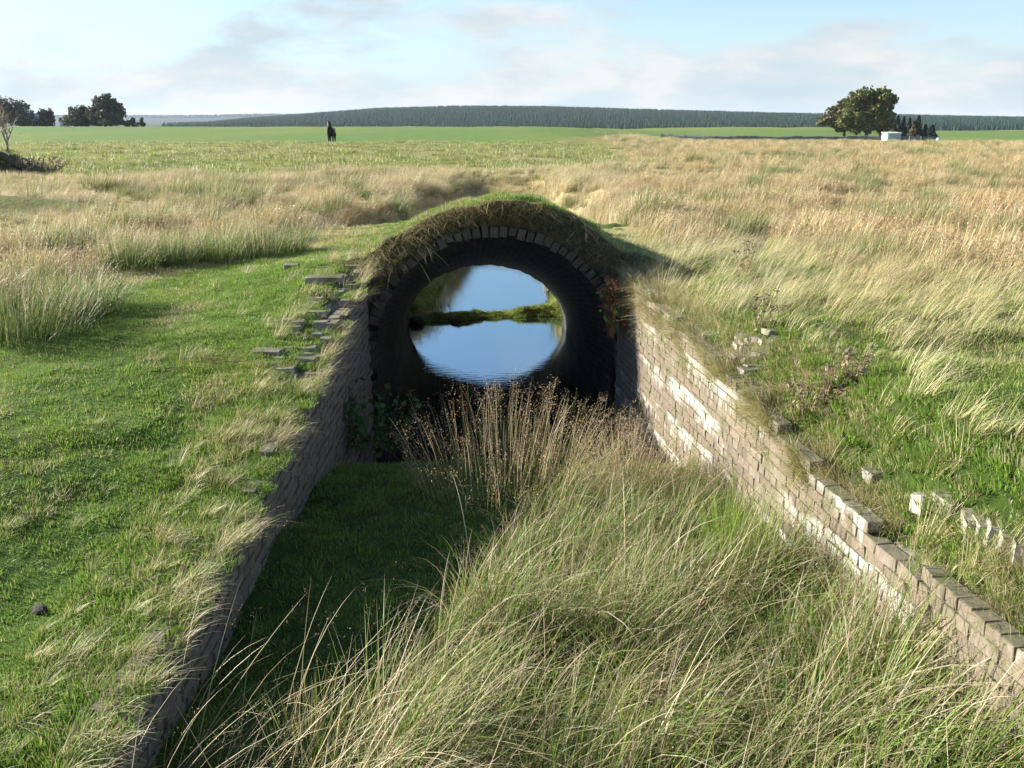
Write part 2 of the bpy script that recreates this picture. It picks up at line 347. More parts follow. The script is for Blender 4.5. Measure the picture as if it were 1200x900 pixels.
ys = np.array(sorted([-v for v in axis(0.4, 4, 0.4, 1.3, 300)] + axis(0, 27, 0.10, 1.06, 7000)))
GX, GY = np.meshgrid(xs, ys, indexing='ij')
GZ = ground_z(GX, GY)
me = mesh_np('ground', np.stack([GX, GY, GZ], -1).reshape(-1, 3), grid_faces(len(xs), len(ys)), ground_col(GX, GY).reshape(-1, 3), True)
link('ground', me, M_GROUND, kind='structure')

# water in the channel and in the pool beyond
wb = MB(); wb.v = [(-3.4, 8.7, 0), (3.2, 8.7, 0), (3.2, 26.4, 0), (-3.4, 26.4, 0)]; wb.f = [(0, 1, 2, 3)]
link('water', wb.mesh('water'), M_WATER, kind='structure')

# ------------------------------------------------------------------ culvert: barrel, mound, arch ring
def prof_near(u):       # u in 0..1 along the intrados, left foot to right foot
    cx, r, zs = -0.22, 1.55, 0.86
    if u < 0.15: return (cx - r, -0.5 + (zs + 0.5) * u / 0.15)
    if u > 0.85: return (cx + r, -0.5 + (zs + 0.5) * (1 - u) / 0.15)
    t = math.pi * (1 - (u - 0.15) / 0.7); return (cx + r * math.cos(t), zs + r * math.sin(t))
def prof_far(u):
    cx, rx, rz = -0.51, 1.5, 1.15
    if u < 0.15: return (cx - rx, -0.5 + 0.5 * u / 0.15)
    if u > 0.85: return (cx + rx, -0.5 + 0.5 * (1 - u) / 0.15)
    t = math.pi * (1 - (u - 0.15) / 0.7); return (cx + rx * math.cos(t), rz * math.sin(t))
def normal2(f, u):
    a = Vector(f(max(0, u - 0.004))); b = Vector(f(min(1, u + 0.004))); d = (b - a).normalized(); return Vector((-d.y, d.x))
def loft_pt(u, v, off=0.0):
    a = Vector(prof_near(u)) + normal2(prof_near, u) * off; b = Vector(prof_far(u)) + normal2(prof_far, u) * off
    p = a.lerp(b, v); return (p.x, Y_P + (Y_F - Y_P) * v, p.y)
culv = empty('brick_culvert', (-0.22, Y_P, 0), 'brick arch culvert with turf on top and dark water running through it', 'culvert')
def local(o, root):
    o.parent = root; o.matrix_parent_inverse = Matrix.Translation(-root.location) if root.rotation_euler.z == 0 else root.matrix_basis.inverted(); return o
NU, NV = 61, 25
V = []; 
for off in (0.0, 0.24):
    for iu in range(NU):
        for iv in range(NV):
            u = iu / (NU - 1); v = iv / (NV - 1); p = loft_pt(u, v, off); j = 0.012 * (((iu * 7 + iv * 13) % 5) - 2) / 2 if off == 0 else 0
            V.append((p[0], p[1] + (0.012 if v == 0 else 0), p[2] + j))
F = grid_faces(NU, NV).tolist(); n1_ = NU * NV
F2 = [[n1_ + k for k in reversed(f)] for f in F]; F += F2
for iu in range(NU - 1):
    a, b = iu * NV, (iu + 1) * NV; F.append([a, b, n1_ + b, n1_ + a]); a += NV - 1; b += NV - 1; F.append([b, a, n1_ + a, n1_ + b])
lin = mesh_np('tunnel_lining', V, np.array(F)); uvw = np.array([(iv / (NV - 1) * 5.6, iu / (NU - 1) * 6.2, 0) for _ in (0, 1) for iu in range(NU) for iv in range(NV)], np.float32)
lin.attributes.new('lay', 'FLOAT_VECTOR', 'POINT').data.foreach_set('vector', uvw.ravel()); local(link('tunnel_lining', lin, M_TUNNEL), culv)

# one brick shape in a few worn versions, unit box scaled per use
def worn_brick(seed, chip=0.06):
    r = random.Random(seed); bm = bmesh.new(); bmesh.ops.create_cube(bm, size=1.0)
    bmesh.ops.bevel(bm, geom=bm.edges[:], offset=0.045, segments=1, affect='EDGES')
    for v in bm.verts: v.co += Vector((r.uniform(-1, 1), r.uniform(-1, 1), r.uniform(-1, 1))) * chip * 0.4
    return bm_mesh('worn_brick', bm)
def brick_set(mat, n=8, chip=0.085):
    out = []
    for i in range(n):
        m_ = worn_brick(i * 3 + 1, chip); m_.materials.append(mat); out.append(m_)
    return out
def brick_obj(meshes, M, parent, name='brick'):
    o = bpy.data.objects.new(name, random.choice(meshes)); C.objects.link(o); o.parent = parent
    o.matrix_parent_inverse = Matrix.Identity(4); o.matrix_basis = parent.matrix_basis.inverted() @ M; return o
def join_bricks(name, meshes, mats, mat, parent):
    V = []; F = []; k = 0
    for M in mats:
        me = random.choice(meshes); n = len(me.vertices); co = np.empty(n * 3); me.vertices.foreach_get('co', co); co = co.reshape(-1, 3)
        A = np.array(M); V.append(co @ A[:3, :3].T + A[:3, 3]); F += [[k + i for i in p.vertices] for p in me.polygons]; k += n
    mesh = bpy.data.meshes.new(name); mesh.from_pydata(np.concatenate(V).tolist(), [], F); mesh.update()
    return local(link(name, mesh, mat, kind='stuff'), parent)
def xf(loc, rot, scale): return Matrix.Translation(loc) @ rot.to_4x4() @ Matrix.Diagonal((*scale, 1))

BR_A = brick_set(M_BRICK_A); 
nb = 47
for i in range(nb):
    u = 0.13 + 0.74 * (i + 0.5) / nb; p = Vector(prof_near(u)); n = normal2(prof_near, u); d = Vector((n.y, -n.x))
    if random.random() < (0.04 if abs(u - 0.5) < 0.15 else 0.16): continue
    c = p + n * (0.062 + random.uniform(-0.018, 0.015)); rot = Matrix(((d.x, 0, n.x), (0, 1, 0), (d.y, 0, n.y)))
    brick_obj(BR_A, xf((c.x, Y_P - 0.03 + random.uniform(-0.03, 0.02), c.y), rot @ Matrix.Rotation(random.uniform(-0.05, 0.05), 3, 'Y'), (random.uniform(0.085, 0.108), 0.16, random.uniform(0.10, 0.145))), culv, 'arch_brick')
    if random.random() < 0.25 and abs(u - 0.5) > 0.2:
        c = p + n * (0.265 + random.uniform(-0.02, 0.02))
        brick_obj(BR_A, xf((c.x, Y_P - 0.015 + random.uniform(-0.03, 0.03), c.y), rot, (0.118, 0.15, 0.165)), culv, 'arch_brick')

# turf mound over the barrel with its ragged earth face above the arch
EB_X = [-2.9, -2.35, -1.83, -1.28, -0.64, -0.16, 0.43, 0.96, 1.28, 1.81, 2.4, 2.9]
EB_Z = [1.88, 2.02, 2.14, 2.50, 2.77, 2.87, 2.81, 2.50, 2.26, 2.08, 1.94, 1.83]
def mound_z(x, y):
    v = sstep(0.0, 1.0, (y - Y_P) / 6.6); crest = np.interp(x, EB_X, EB_Z)
    back = 1.93 - 0.10 * ((x + 0.4) / 2.4) ** 2
    z = crest * (1 - v) + np.maximum(back, 0) * v + 0.055 * fnoise(x, y, 0.55, 41) + 0.03 * fnoise(x, y, 0.22, 42)
    return z
mx_ = np.linspace(-2.9, 2.9, 73); my_ = np.linspace(Y_P - 0.06, 17.5, 70)
MX, MY = np.meshgrid(mx_, my_, indexing='ij'); MX = MX - 0.045 * (MY - Y_P)
MZ = mound_z(MX, MY)
edge = np.minimum(sstep(-2.9, -2.5, MX + 0.045 * (MY - Y_P)), 1 - sstep(2.5, 2.9, MX + 0.045 * (MY - Y_P)))
MZ = MZ - 0.3 * (1 - edge)
MY = MY + np.where(MY < Y_P, 0.06 * fnoise(MX, MZ, 0.4, 43), 0)
mcol = lerp3(COL['lawn'] * 0.9, COL['olive'], sstep(-0.3, 0.6, fnoise(MX, MY, 0.8, 44)))
link('turf_mound', mesh_np('turf_mound', np.stack([MX, MY, MZ], -1).reshape(-1, 3), grid_faces(73, 70), mcol.reshape(-1, 3), True), M_GROUND, kind='structure')
# earth face (front and rear) between the arch ring and the turf edge
def ring_z(x, off, far=False):
    if not far: cx, rx, zs, rz = -0.22, 1.55 + off, 0.86, 1.55 + off
    else: cx, rx, zs, rz = -0.51, 1.5 + off, 0.0, 1.15 + off
    q = np.clip(1 - ((x - cx) / rx) ** 2, 0, 1); return zs + rz * np.sqrt(q)
def earth_face(name, y0, bulge, xs_, off, far):
    top = mound_z(xs_, np.full_like(xs_, y0)) - (0.0 if not far else 0.02); lo = ring_z(xs_, off, far)
    cx = -0.22 if not far else -0.51; rx = (1.55 if not far else 1.5) + off
    lo = np.where(np.abs(xs_ - cx) > rx - 0.02, -0.3, lo); K = 14
    ts = np.linspace(0, 1, K); X = np.repeat(xs_[:, None], K, 1); Z = lo[:, None] * (1 - ts) + top[:, None] * ts
    Y = y0 - bulge * (0.35 + np.sin(ts * np.pi * 0.9)[None, :] * 0.9) + 0.05 * fnoise(X * 1.0, Z, 0.35, 51) * (1 if not far else -1) + 0 * Z
    return mesh_np(name, np.stack([X, Y, Z], -1).reshape(-1, 3), grid_faces(len(xs_), K), None, True)
local(link('earth_face', earth_face('earth_face', Y_P - 0.005, 0.06, np.linspace(-2.25, 1.85, 110), 0.11, False), M_EARTH), culv)
local(link('rear_earth_face', earth_face('rear_earth_face', Y_F + 0.2, -0.1, np.linspace(-2.5, 1.7, 70), 0.05, True), M_EARTH), culv)

# ------------------------------------------------------------------ wing walls, brick by brick
def project(p):
    d = Vector(p) - Vector((0, 0, CAM_Z)); c, s = math.cos(R(PITCH)), math.sin(R(PITCH))
    zc = d.y * c - d.z * s; yc = d.y * s + d.z * c
    return 600 + FPX * d.x / zc, 450 - FPX * yc / zc, zc
def wing_wall(root, A, B, side, top, zmin, mset, mat, name_rest, thick=0.44, pick=296, rough=1.0):
    """A -> B is the face line (from the arch towards the camera); side=+1 when the body lies at +x"""
    A = Vector(A); B = Vector(B); ln = (B - A).length; d = (B - A) / ln; nrm = Vector((d.y, -d.x))
    if nrm.x * side > 0: nrm = -nrm                     # faces into the channel
    rot = Matrix(((d.x, -nrm.x, 0), (d.y, -nrm.y, 0), (0, 0, 1)))
    found = []; course = 0.083; k = 0; z = zmin
    topn = lambda s: top(A.y + d.y * s) + 0.03 * float(fnoise(s, 0.3 * side, 0.8, 61)) 
    while z < 2.3:
        header = k % 3 == 1; bl = 0.112 if header else 0.226; s = -0.113 * (k % 2) * (0.5 if header else 1)
        while s < ln:
            c = s + bl / 2
            if 0 < c < ln and z + course * 0.6 < topn(c) and z + 0.3 > float(ground_z(*(A + d * c + nrm * 0.25)[:2])) - 0.1:
                istop = z + course * 1.6 >= topn(c); j = (0.008 if istop else 0.004) * rough
                if not (istop and random.random() < 0.05):
                    P = A + d * c + nrm * (random.uniform(-j, j) - 0.054)
                    rz = Matrix.Rotation(random.uniform(-1, 1) * (0.09 if istop else 0.02), 3, 'Z') @ Matrix.Rotation(random.uniform(-1, 1) * (0.04 if istop else 0.01), 3, 'Y')
                    M = xf((P.x, P.y, z + course / 2 + random.uniform(-0.003, 0.003)), rot @ rz, (bl - 0.005 * rough - 0.001, 0.112, course - 0.005 * rough - 0.001))
                    px, py, zc = project((P.x, P.y, z)); vis = -40 < px < 1240 and py < 940 and z > 0.45
                    found.append(((1 / zc if vis else 0) + (0.2 if istop and vis else 0), M))
            s += bl
        z += course; k += 1
    # capping: rows of bricks lying across the wall head
    found.sort(key=lambda q: -q[0])
    for sc, M in found[:pick]: brick_obj(mset, M, root)
    if len(found) > pick: join_bricks(name_rest, mset, [M for sc, M in found[pick:]], mat, root)
    # core of rubble and mortar behind the bricks
    K = 60; V = []; 
    for i in range(K):
        s = ln * i / (K - 1); P = A + d * s; zt = topn(s) - 0.07
        for off, zz in ((-0.012 * rough, zmin - 0.2), (-0.012 * rough, zt), (-thick * 0.5, zt + 0.015), (-thick, zt), (-thick, zmin - 0.2)):
            q = P + nrm * off; V.append((q.x, q.y, zz + (0.012 * fnoise(s, off, 0.2, 62) if zz > zmin else 0)))
    F = []
    for i in range(K - 1):
        for j in range(4): F.append([i * 5 + j, i * 5 + j + 1, (i + 1) * 5 + j + 1, (i + 1) * 5 + j])
    local(link('mortar_core', mesh_np('mortar_core', V, np.array(F)), M_MORTAR), root)
    return A, d, nrm, rot, topn, ln
lw = empty('brick_wing_wall', (-1.82, 7, 0.6), 'shaded brown brick wing wall left of the culvert mouth, moss along its top', 'wall')
rw = empty('brick_wing_wall', (1.9, 7, 0.6), 'sunlit tan brick wing wall right of the culvert, streaked white with lime', 'wall')
BR_L = brick_set(M_BRICK_L); BR_R = brick_set(M_BRICK_R); BR_P = brick_set(M_BRICK_P, 8, 0.17)
M_CAP = mat_brick('grey_lichened_brick', (0.30, 0.275, 0.235), (0.13, 0.12, 0.10), (0.6, 0.58, 0.55), 0.25, 0.55); BR_C = brick_set(M_CAP)
Lw = wing_wall(lw, (-1.82, Y_P - 0.12), (-1.82, 1.6), -1, lambda y: float(np.interp(y, *WL)), -0.2, BR_L, M_BRICK_L, 'further_bricks', pick=292, rough=2.2)
Rw = wing_wall(rw, (1.34, Y_P - 0.12), (1.34 + 0.1317 * (Y_P - 1.6), 1.6), 1, lambda y: float(np.interp(y, *WR)), -0.2, BR_R, M_BRICK_R, 'further_bricks', pick=292)
# exposed brick heads on the crown of the left wall
A_, d_, n_, rot_, top_, ln_ = Lw
for row in range(4):
    for i in range(44):
        s = 0.15 + i * 0.118; 
        if s > 3.4 or (row in (0, 3) and fnoise(s, row * 3.0, 0.6, 71) < -0.1) or fnoise(s, row * 0.7, 0.5, 72) < -0.3: continue
        P = A_ + d_ * s - n_ * (0.16 + 0.118 * row + random.uniform(-0.01, 0.01)); zt = float(top_(s)) + 0.0
        rr = rot_ @ Matrix.Rotation(random.uniform(-0.12, 0.12), 3, 'Z') @ Matrix.Rotation(random.uniform(-0.06, 0.06), 3, 'X')
        brick_obj(BR_C, xf((P.x, P.y, zt - 0.03 + random.uniform(-0.03, 0.012)), rr, (random.uniform(0.08, 0.112), random.uniform(0.08, 0.2), 0.09)), lw, 'capping_brick')

# ------------------------------------------------------------------ placing by line of sight (finds the real spot on the ground)
def at(px, py, D):
    el = -(math.atan((py - 450) / FPX) + R(PITCH)); dz = D * math.tan(el); zc = D * math.cos(R(PITCH)) - dz * math.sin(R(PITCH))
    return Vector(((px - 600) / FPX * zc, D, CAM_Z + dz))
def hit(px, py):
    D = np.concatenate([np.arange(2, 40, 0.03), np.arange(40, 420, 0.5)]); el = -(math.atan((py - 450) / FPX) + R(PITCH)); dz = D * math.tan(el)
    x = (px - 600) / FPX * (D * math.cos(R(PITCH)) - dz * math.sin(R(PITCH))); under = CAM_Z + dz <= ground_z(x, D); i = int(np.argmax(under)) if under.any() else -1
    return Vector((x[i], D[i], float(ground_z(x[i], D[i]))))

# ------------------------------------------------------------------ blades of grass
def blades(P, az, Ln, W, lean, droop, nseg, cb, ct, twist=None):
    n = len(P); t = np.linspace(0, 1, nseg + 1); az = np.broadcast_to(az, n); Ln = np.broadcast_to(Ln, n)[:, None]
    lean = np.broadcast_to(lean, n)[:, None]; droop = np.broadcast_to(droop, n)[:, None]; W = np.broadcast_to(W, n)
    hor = Ln * (np.sin(lean) * t + droop * t ** 2 * 0.6); ver = Ln * (np.cos(lean) * t - droop * 0.42 * t ** 2.6)
    X = P[:, 0:1] + hor * np.cos(az)[:, None]; Y = P[:, 1:2] + hor * np.sin(az)[:, None]; Z = P[:, 2:3] + ver
    tw = az + np.pi / 2 + (rng.uniform(-1.2, 1.2, n) if twist is None else twist)
    ws = (W[:, None] * (1 - 0.75 * t[:-1] ** 1.5))[:, :, None] * 0.5; sv = np.stack([np.cos(tw), np.sin(tw), np.zeros(n)], -1)[:, None, :]
    S = np.stack([X, Y, Z], -1); A = S[:, :-1] - sv * ws; B = S[:, :-1] + sv * ws
    body = np.stack([A, B], 2).reshape(n, 2 * nseg, 3); V = np.concatenate([body, S[:, -1:]], 1); K = 2 * nseg + 1
    tr = []
    for i in range(nseg - 1): a = 2 * i; tr += [(a, a + 1, a + 3), (a, a + 3, a + 2)]
    tr.append((2 * nseg - 2, 2 * nseg - 1, 2 * nseg))
    T = (np.arange(n)[:, None, None] * K + np.array(tr)[None]).reshape(-1, 3)
    tc_ = np.concatenate([np.repeat(t[:-1], 2), [1.0]])[None, :, None]
    cb = np.broadcast_to(cb, (n, 3))[:, None]; ct = np.broadcast_to(ct, (n, 3))[:, None]
    return V.reshape(-1, 3), T, (cb * (1 - tc_) + ct * tc_).reshape(-1, 3), S
def heads(S, per, size, spread, frac, col):
    """loose seed heads: tiny flecks round the last part of each stem (S = spines)"""
    n, k, _ = S.shape; f = 1 - rng.uniform(0, 1, (n, per)) ** 1.3 * frac; g = f * (k - 1); i = np.minimum(g.astype(int), k - 2); r = (g - i)[..., None]
    ii = np.arange(n)[:, None]; P = S[ii, i] * (1 - r) + S[ii, i + 1] * r
    P = P + rng.normal(0, 1, P.shape) * spread * (1.25 - f)[..., None] / frac * 0.8
    P = P.reshape(-1, 3); m = len(P); d = rng.normal(0, 1, (m, 3)); d /= np.linalg.norm(d, axis=1)[:, None]; e = np.cross(d, rng.normal(0, 1, (m, 3)))
    e /= np.linalg.norm(e, axis=1)[:, None] + 1e-6; s = size * rng.uniform(0.6, 1.5, (m, 1))
    V = np.stack([P + d * s, P - d * s * 0.6 + e * s * 0.35, P - d * s * 0.6 - e * s * 0.35], 1).reshape(-1, 3)
    c = np.repeat(np.array(col)[None] * rng.uniform(0.7, 1.25, (m, 1)), 3, 0)
    return V, np.arange(3 * m).reshape(-1, 3), c
def merge(parts):
    V = []; T = []; Cc = []; k = 0
    for p in parts: V.append(p[0]); T.append(p[1] + k); Cc.append(p[2]); k += len(p[0])
    return np.concatenate(V), np.concatenate(T), np.concatenate(Cc)
def pick_cols(n, opts, jit=0.18):
    ws = np.array([o[2] for o in opts], float); k = rng.choice(len(opts), n, p=ws / ws.sum())
    b = np.array([o[0] for o in opts])[k]; t = np.array([o[1] for o in opts])[k]; j = rng.uniform(1 - jit, 1 + jit, (n, 1)); return b * j, t * j
G1 = (0.135, 0.255, 0.03); G2 = (0.205, 0.335, 0.045); G3 = (0.07, 0.125, 0.025); YG = (0.31, 0.33, 0.08); ST = (0.56, 0.445, 0.26); SP = (0.70, 0.61, 0.42); BR = (0.32, 0.21, 0.11); OL = (0.21, 0.23, 0.075); RU = (0.43, 0.295, 0.145)
def tuft(n, r, l0, l1, w0, w1, opts, wind=0.0, windaz=0.0, lean=0.35, droop=0.5, nseg=3, head=None, outward=0.5):
    a = rng.uniform(0, 2 * np.pi, n); rad = r * np.sqrt(rng.uniform(0, 1, n)); P = np.stack([rad * np.cos(a), rad * np.sin(a), np.full(n, -0.02)], -1)
    oa = a + rng.normal(0, 0.6, n); ox = outward * np.cos(oa) * (rad / r) + wind * math.cos(windaz); oy = outward * np.sin(oa) * (rad / r) + wind * math.sin(windaz)
    az = np.arctan2(oy, ox); mag = np.hypot(ox, oy); Ln = rng.uniform(l0, l1, n) * (1 - 0.25 * rad / r)
    cb, ct = pick_cols(n, opts); b = blades(P, az, Ln, rng.uniform(w0, w1, n), lean * mag * rng.uniform(0.4, 1.5, n), droop * mag * rng.uniform(0.2, 1.6, n), nseg, cb, ct)
    parts = [b[:3]]
    if head:
        sel = rng.uniform(0, 1, n) < head['share']; parts.append(heads(b[3][sel], head['per'], head['size'], head['spread'], head['frac'], head['col']))
    return merge(parts)
def protos(name, mat, makers):
    coll = bpy.data.collections.new(name + '_kinds')
    for mk in makers:
        V, T, c = mk(); me = mesh_np(name, V, T, c); me.materials.append(mat); coll.objects.link(bpy.data.objects.new(name, me))
    return coll
def scatter(name, coll, P, rotz, scl, label=None, cat=None, tilt=None):
    n = len(P); me = bpy.data.meshes.new(name); me.vertices.add(n); me.vertices.foreach_set('co', np.asarray(P, np.float32).ravel())
    rot = np.zeros((n, 3), np.float32); rot[:, 2] = rotz
    if tilt is not None: rot[:, :2] = tilt
    sc = np.asarray(scl, np.float32); sc = np.repeat(sc[:, None], 3, 1) if sc.ndim == 1 else sc
    me.attributes.new('rot', 'FLOAT_VECTOR', 'POINT').data.foreach_set('vector', rot.ravel())
    me.attributes.new('scl', 'FLOAT_VECTOR', 'POINT').data.foreach_set('vector', sc.ravel())
    me.attributes.new('pick', 'INT', 'POINT').data.foreach_set('value', rng.integers(0, len(coll.objects), n).astype(np.int32))
    o = link(name, me, None, kind='stuff')
    if label: o['label'] = label; o['category'] = cat
    ng = bpy.data.node_groups.new(name, 'GeometryNodeTree')
    ng.interface.new_socket('Geometry', in_out='INPUT', socket_type='NodeSocketGeometry'); ng.interface.new_socket('Geometry', in_out='OUTPUT', socket_type='NodeSocketGeometry')
    gi = ng.nodes.new('NodeGroupInput'); go = ng.nodes.new('NodeGroupOutput'); ip = ng.nodes.new('GeometryNodeInstanceOnPoints'); ci = ng.nodes.new('GeometryNodeCollectionInfo')
    ci.inputs['Collection'].default_value = coll; ci.inputs['Separate Children'].default_value = True; ci.inputs['Reset Children'].default_value = True
    def na(attr, dt): q = ng.nodes.new('GeometryNodeInputNamedAttribute'); q.data_type = dt; q.inputs['Name'].default_value = attr; return q.outputs['Attribute']
    l_ = ng.links.new; l_(gi.outputs[0], ip.inputs['Points']); l_(ci.outputs[0], ip.inputs['Instance']); ip.inputs['Pick Instance'].default_value = True
    l_(na('pick', 'INT'), ip.inputs['Instance Index']); l_(na('rot', 'FLOAT_VECTOR'), ip.inputs['Rotation']); l_(na('scl', 'FLOAT_VECTOR'), ip.inputs['Scale']); l_(ip.outputs[0], go.inputs[0])
    md = o.modifiers.new('scatter', 'NODES'); md.node_group = ng; return o
def spread(x0, x1, y0, y1, dens, keep=None, wedge=True):
    n = int((x1 - x0) * (y1 - y0) * dens); x = rng.uniform(x0, x1, n); y = rng.uniform(y0, y1, n); k = np.ones(n, bool)
    if wedge: k &= (np.abs(x) < 0.62 * np.maximum(y, 0) + 2.4)
    x, y = x[k], y[k]
    if keep is not None: k = keep(x, y); x, y = x[k], y[k]
    return np.stack([x, y, ground_z(x, y)], -1)
PI = math.pi

# --- short turf
K_LAWN = protos('turf_tuft', M_GRASS, [lambda: tuft(70, 0.085, 0.025, 0.065, 0.0035, 0.006, [(G1, G2, 6), (G1, YG, 2), (OL, ST, 0.7)], 0.25, 0.3, 0.6, 0.6, 2, outward=0.8) for _ in range(4)])
K_LAWNY = protos('dry_turf_tuft', M_GRASS, [lambda: tuft(60, 0.085, 0.03, 0.08, 0.003, 0.005, [(G1, YG, 3), (OL, ST, 3), (ST, SP, 1.4)], 0.35, 0.2, 0.6, 0.6, 2, outward=0.8) for _ in range(4)])
P = spread(-9, -1.6, 2.4, 15.5, 210, is_lawn); yel = fnoise(P[:, 0], P[:, 1], 0.9, 33) + 0.55 * sstep(-2.8, -2.0, P[:, 0]) + rng.normal(0, 0.35, len(P)) > 0.72
scatter('lawn_grass', K_LAWN, P[~yel], rng.uniform(0, 2 * PI, (~yel).sum()), rng.uniform(0.7, 1.35, (~yel).sum()), 'short cropped green grass on the flat ground left of the culvert', 'grass')
scatter('dry_lawn_grass', K_LAWNY, P[yel], rng.normal(0, 0.7, yel.sum()), rng.uniform(0.7, 1.5, yel.sum()), 'yellowed short grass in patches across the green lawn', 'grass')
# --- long pale grass along the left wall head
K_EDGE = protos('pale_grass', M_STRAW, [lambda: tuft(34, 0.07, 0.12, 0.42, 0.002, 0.0042, [(OL, ST, 3), (ST, SP, 4), (G2, YG, 2.4), (YG, SP, 2)], 0.8, 0.15, 0.55, 0.7, 4, dict(share=0.15, per=8, size=0.005, spread=0.012, frac=0.3, col=ST)) for _ in range(5)])
def edge_keep(x, y):
    d = -1.82 - x + 0.06; bare = (y > 7.7) & (y < 11) & (d > 0.08) & (d < 0.55); q = rng.uniform(0, 1, len(x))
    return (d > -0.05) & (q < np.where(bare, 0.04, np.clip(1.25 - d * 1.45, 0.02, 1))) & (fnoise(x, y, 0.7, 81) > -0.45)
P = spread(-3.6, -1.72, 2.2, 11.3, 95, edge_keep); P[:, 2] = np.where(P[:, 0] > -2.1, np.maximum(P[:, 2], np.interp(P[:, 1], *WL) - 0.01), P[:, 2])
scatter('pale_bank_grass', K_EDGE, P, rng.normal(-0.1, 0.5, len(P)), rng.uniform(0.4, 0.95, len(P)), 'long pale grass leaning over the top of the left wing wall', 'grass')
# --- moss and mixed turf on wall heads
P = spread(-2.5, -1.75, 2.2, 11.2, 260, lambda x, y: (fnoise(x, y, 0.5, 82) > np.where((y > 7.7) & (y < 11), 0.12, -0.75))); P[:, 2] = np.maximum(P[:, 2], np.interp(P[:, 1], *WL) + np.where(P[:, 1] < 7.7, 0.02, -0.015))
scatter('wall_top_turf', K_LAWN, P, rng.uniform(0, 6, len(P)), rng.uniform(0.7, 1.4, len(P)), 'mossy turf growing on the head of the left wing wall', 'grass')
P = spread(1.3, 3.4, 2.2, 11.3, 150, lambda x, y: (x > xR(y) + 0.03 + 0.09 * (fnoise(x, y, 0.6, 105) < 0.1)) & (x < xR(y) + 0.6) & (fnoise(x, y, 0.5, 99) > -0.5)); P[:, 2] = np.maximum(P[:, 2], np.interp(P[:, 1], *WR) - 0.03)
scatter('wall_head_turf', K_LAWNY, P, rng.uniform(0, 6, len(P)), rng.uniform(0.8, 1.7, len(P)), 'dry turf creeping over the head of the right wing wall', 'grass')
P = spread(1.3, 3.4, 2.6, 11.3, 170, lambda x, y: (x > xR(y) + 0.0) & (x < xR(y) + 0.4) & (fnoise(x, y, 0.9, 100) + 0.25 * (y - 6.3) > 0.0)); P[:, 2] = np.maximum(P[:, 2], np.interp(P[:, 1], *WR) - 0.03)
scatter('overhanging_grass', K_EDGE, P, rng.normal(3.3, 0.9, len(P)), rng.uniform(0.35, 0.85, len(P)), 'withered grass hanging over the upper end of the sunlit wall', 'grass')
n = 9000; s_ = rng.uniform(0, 1, n) ** 0.9 * 5.6; y = 11.05 - s_; zt = np.interp(y, *WR); dn = np.abs(rng.normal(0, 0.22, n)) * np.interp(y, [5.5, 8, 11], [0.35, 1.0, 1.0]); cl = fnoise(y, dn * 2.2, 0.55, 104) > -0.05
P = np.stack([xR(y) - 0.012 + 0.015 * rng.uniform(0, 1, n), y, zt - dn], -1)[cl]; n = len(P); cb, ct = pick_cols(n, [(BR, ST, 2), (OL, RU, 4), (G2, YG, 4), (ST, SP, 2)], 0.3)
bl = blades(P, rng.normal(PI, 0.9, n), rng.uniform(0.06, 0.24, n), rng.uniform(0.003, 0.006, n), rng.uniform(0.2, 1.3, n), rng.uniform(0.2, 1.4, n), 4, cb, ct)
link('wall_face_grass', mesh_np('wall_face_grass', *bl[:3]), M_STRAW, kind='stuff', label='russet and green grass growing from joints high on the sunlit wall', category='grass')
# --- right bank
rb_keep = lambda x, y: x > xR(y) + 0.12
P = spread(1.3, 9, 2.4, 13.5, 210, rb_keep); s_ = fnoise(P[:, 0], P[:, 1], 1.8, 83) + rng.normal(0, 0.4, len(P)) > 0.25
scatter('bank_grass', K_LAWN, P[~s_], rng.uniform(0, 6, (~s_).sum()), rng.uniform(0.8, 1.9, (~s_).sum()), 'green grass on the bank right of the sunlit wall', 'grass')
scatter('dry_bank_grass', K_LAWNY, P[s_], rng.uniform(-1, 1, s_.sum()), rng.uniform(0.9, 2.0, s_.sum()), 'drying short grass mixed into the right bank', 'grass')
K_BANK = protos('leaning_grass', M_STRAW, [lambda: tuft(46, 0.10, 0.18, 0.5, 0.002, 0.0045, [(G2, YG, 4), (OL, ST, 3), (ST, SP, 3.2), (YG, SP, 3)], 0.75, -0.2, 0.5, 0.8, 4, dict(share=0.2, per=8, size=0.006, spread=0.015, frac=0.3, col=ST)) for _ in range(5)])
def lb_keep(x, y):
    d = x - xR(y); green = np.exp(-((x - 4.4) / 1.2) ** 2 - ((y - 6.4) / 1.3) ** 2); q = rng.uniform(0, 1, len(x))
    return (d > 0.05) & (q < np.clip(0.35 + 0.55 * fnoise(x, y, 1.1, 84) + sstep(6.5, 9.5, y) * 0.7 - 1.0 * green, 0.05, 1))
P = spread(1.3, 12, 2.4, 13.5, 38, lb_keep)
scatter('leaning_bank_grass', K_BANK, P, rng.normal(0, 0.45, len(P)), rng.uniform(0.5, 1.15, len(P)), 'long leaning grass, green and straw mixed, on the right bank', 'grass')
# --- channel floor
P = spread(-1.85, 2.7, 2.2, 8.9, 120, lambda x, y: in_channel(x, y) & (x > -1.78) & (x < xR(y) - 0.03)); 
scatter('channel_grass', K_LAWN, P, rng.uniform(0, 6, len(P)), rng.uniform(0.9, 1.9, len(P)), 'short grass on the shaded floor of the channel', 'grass')

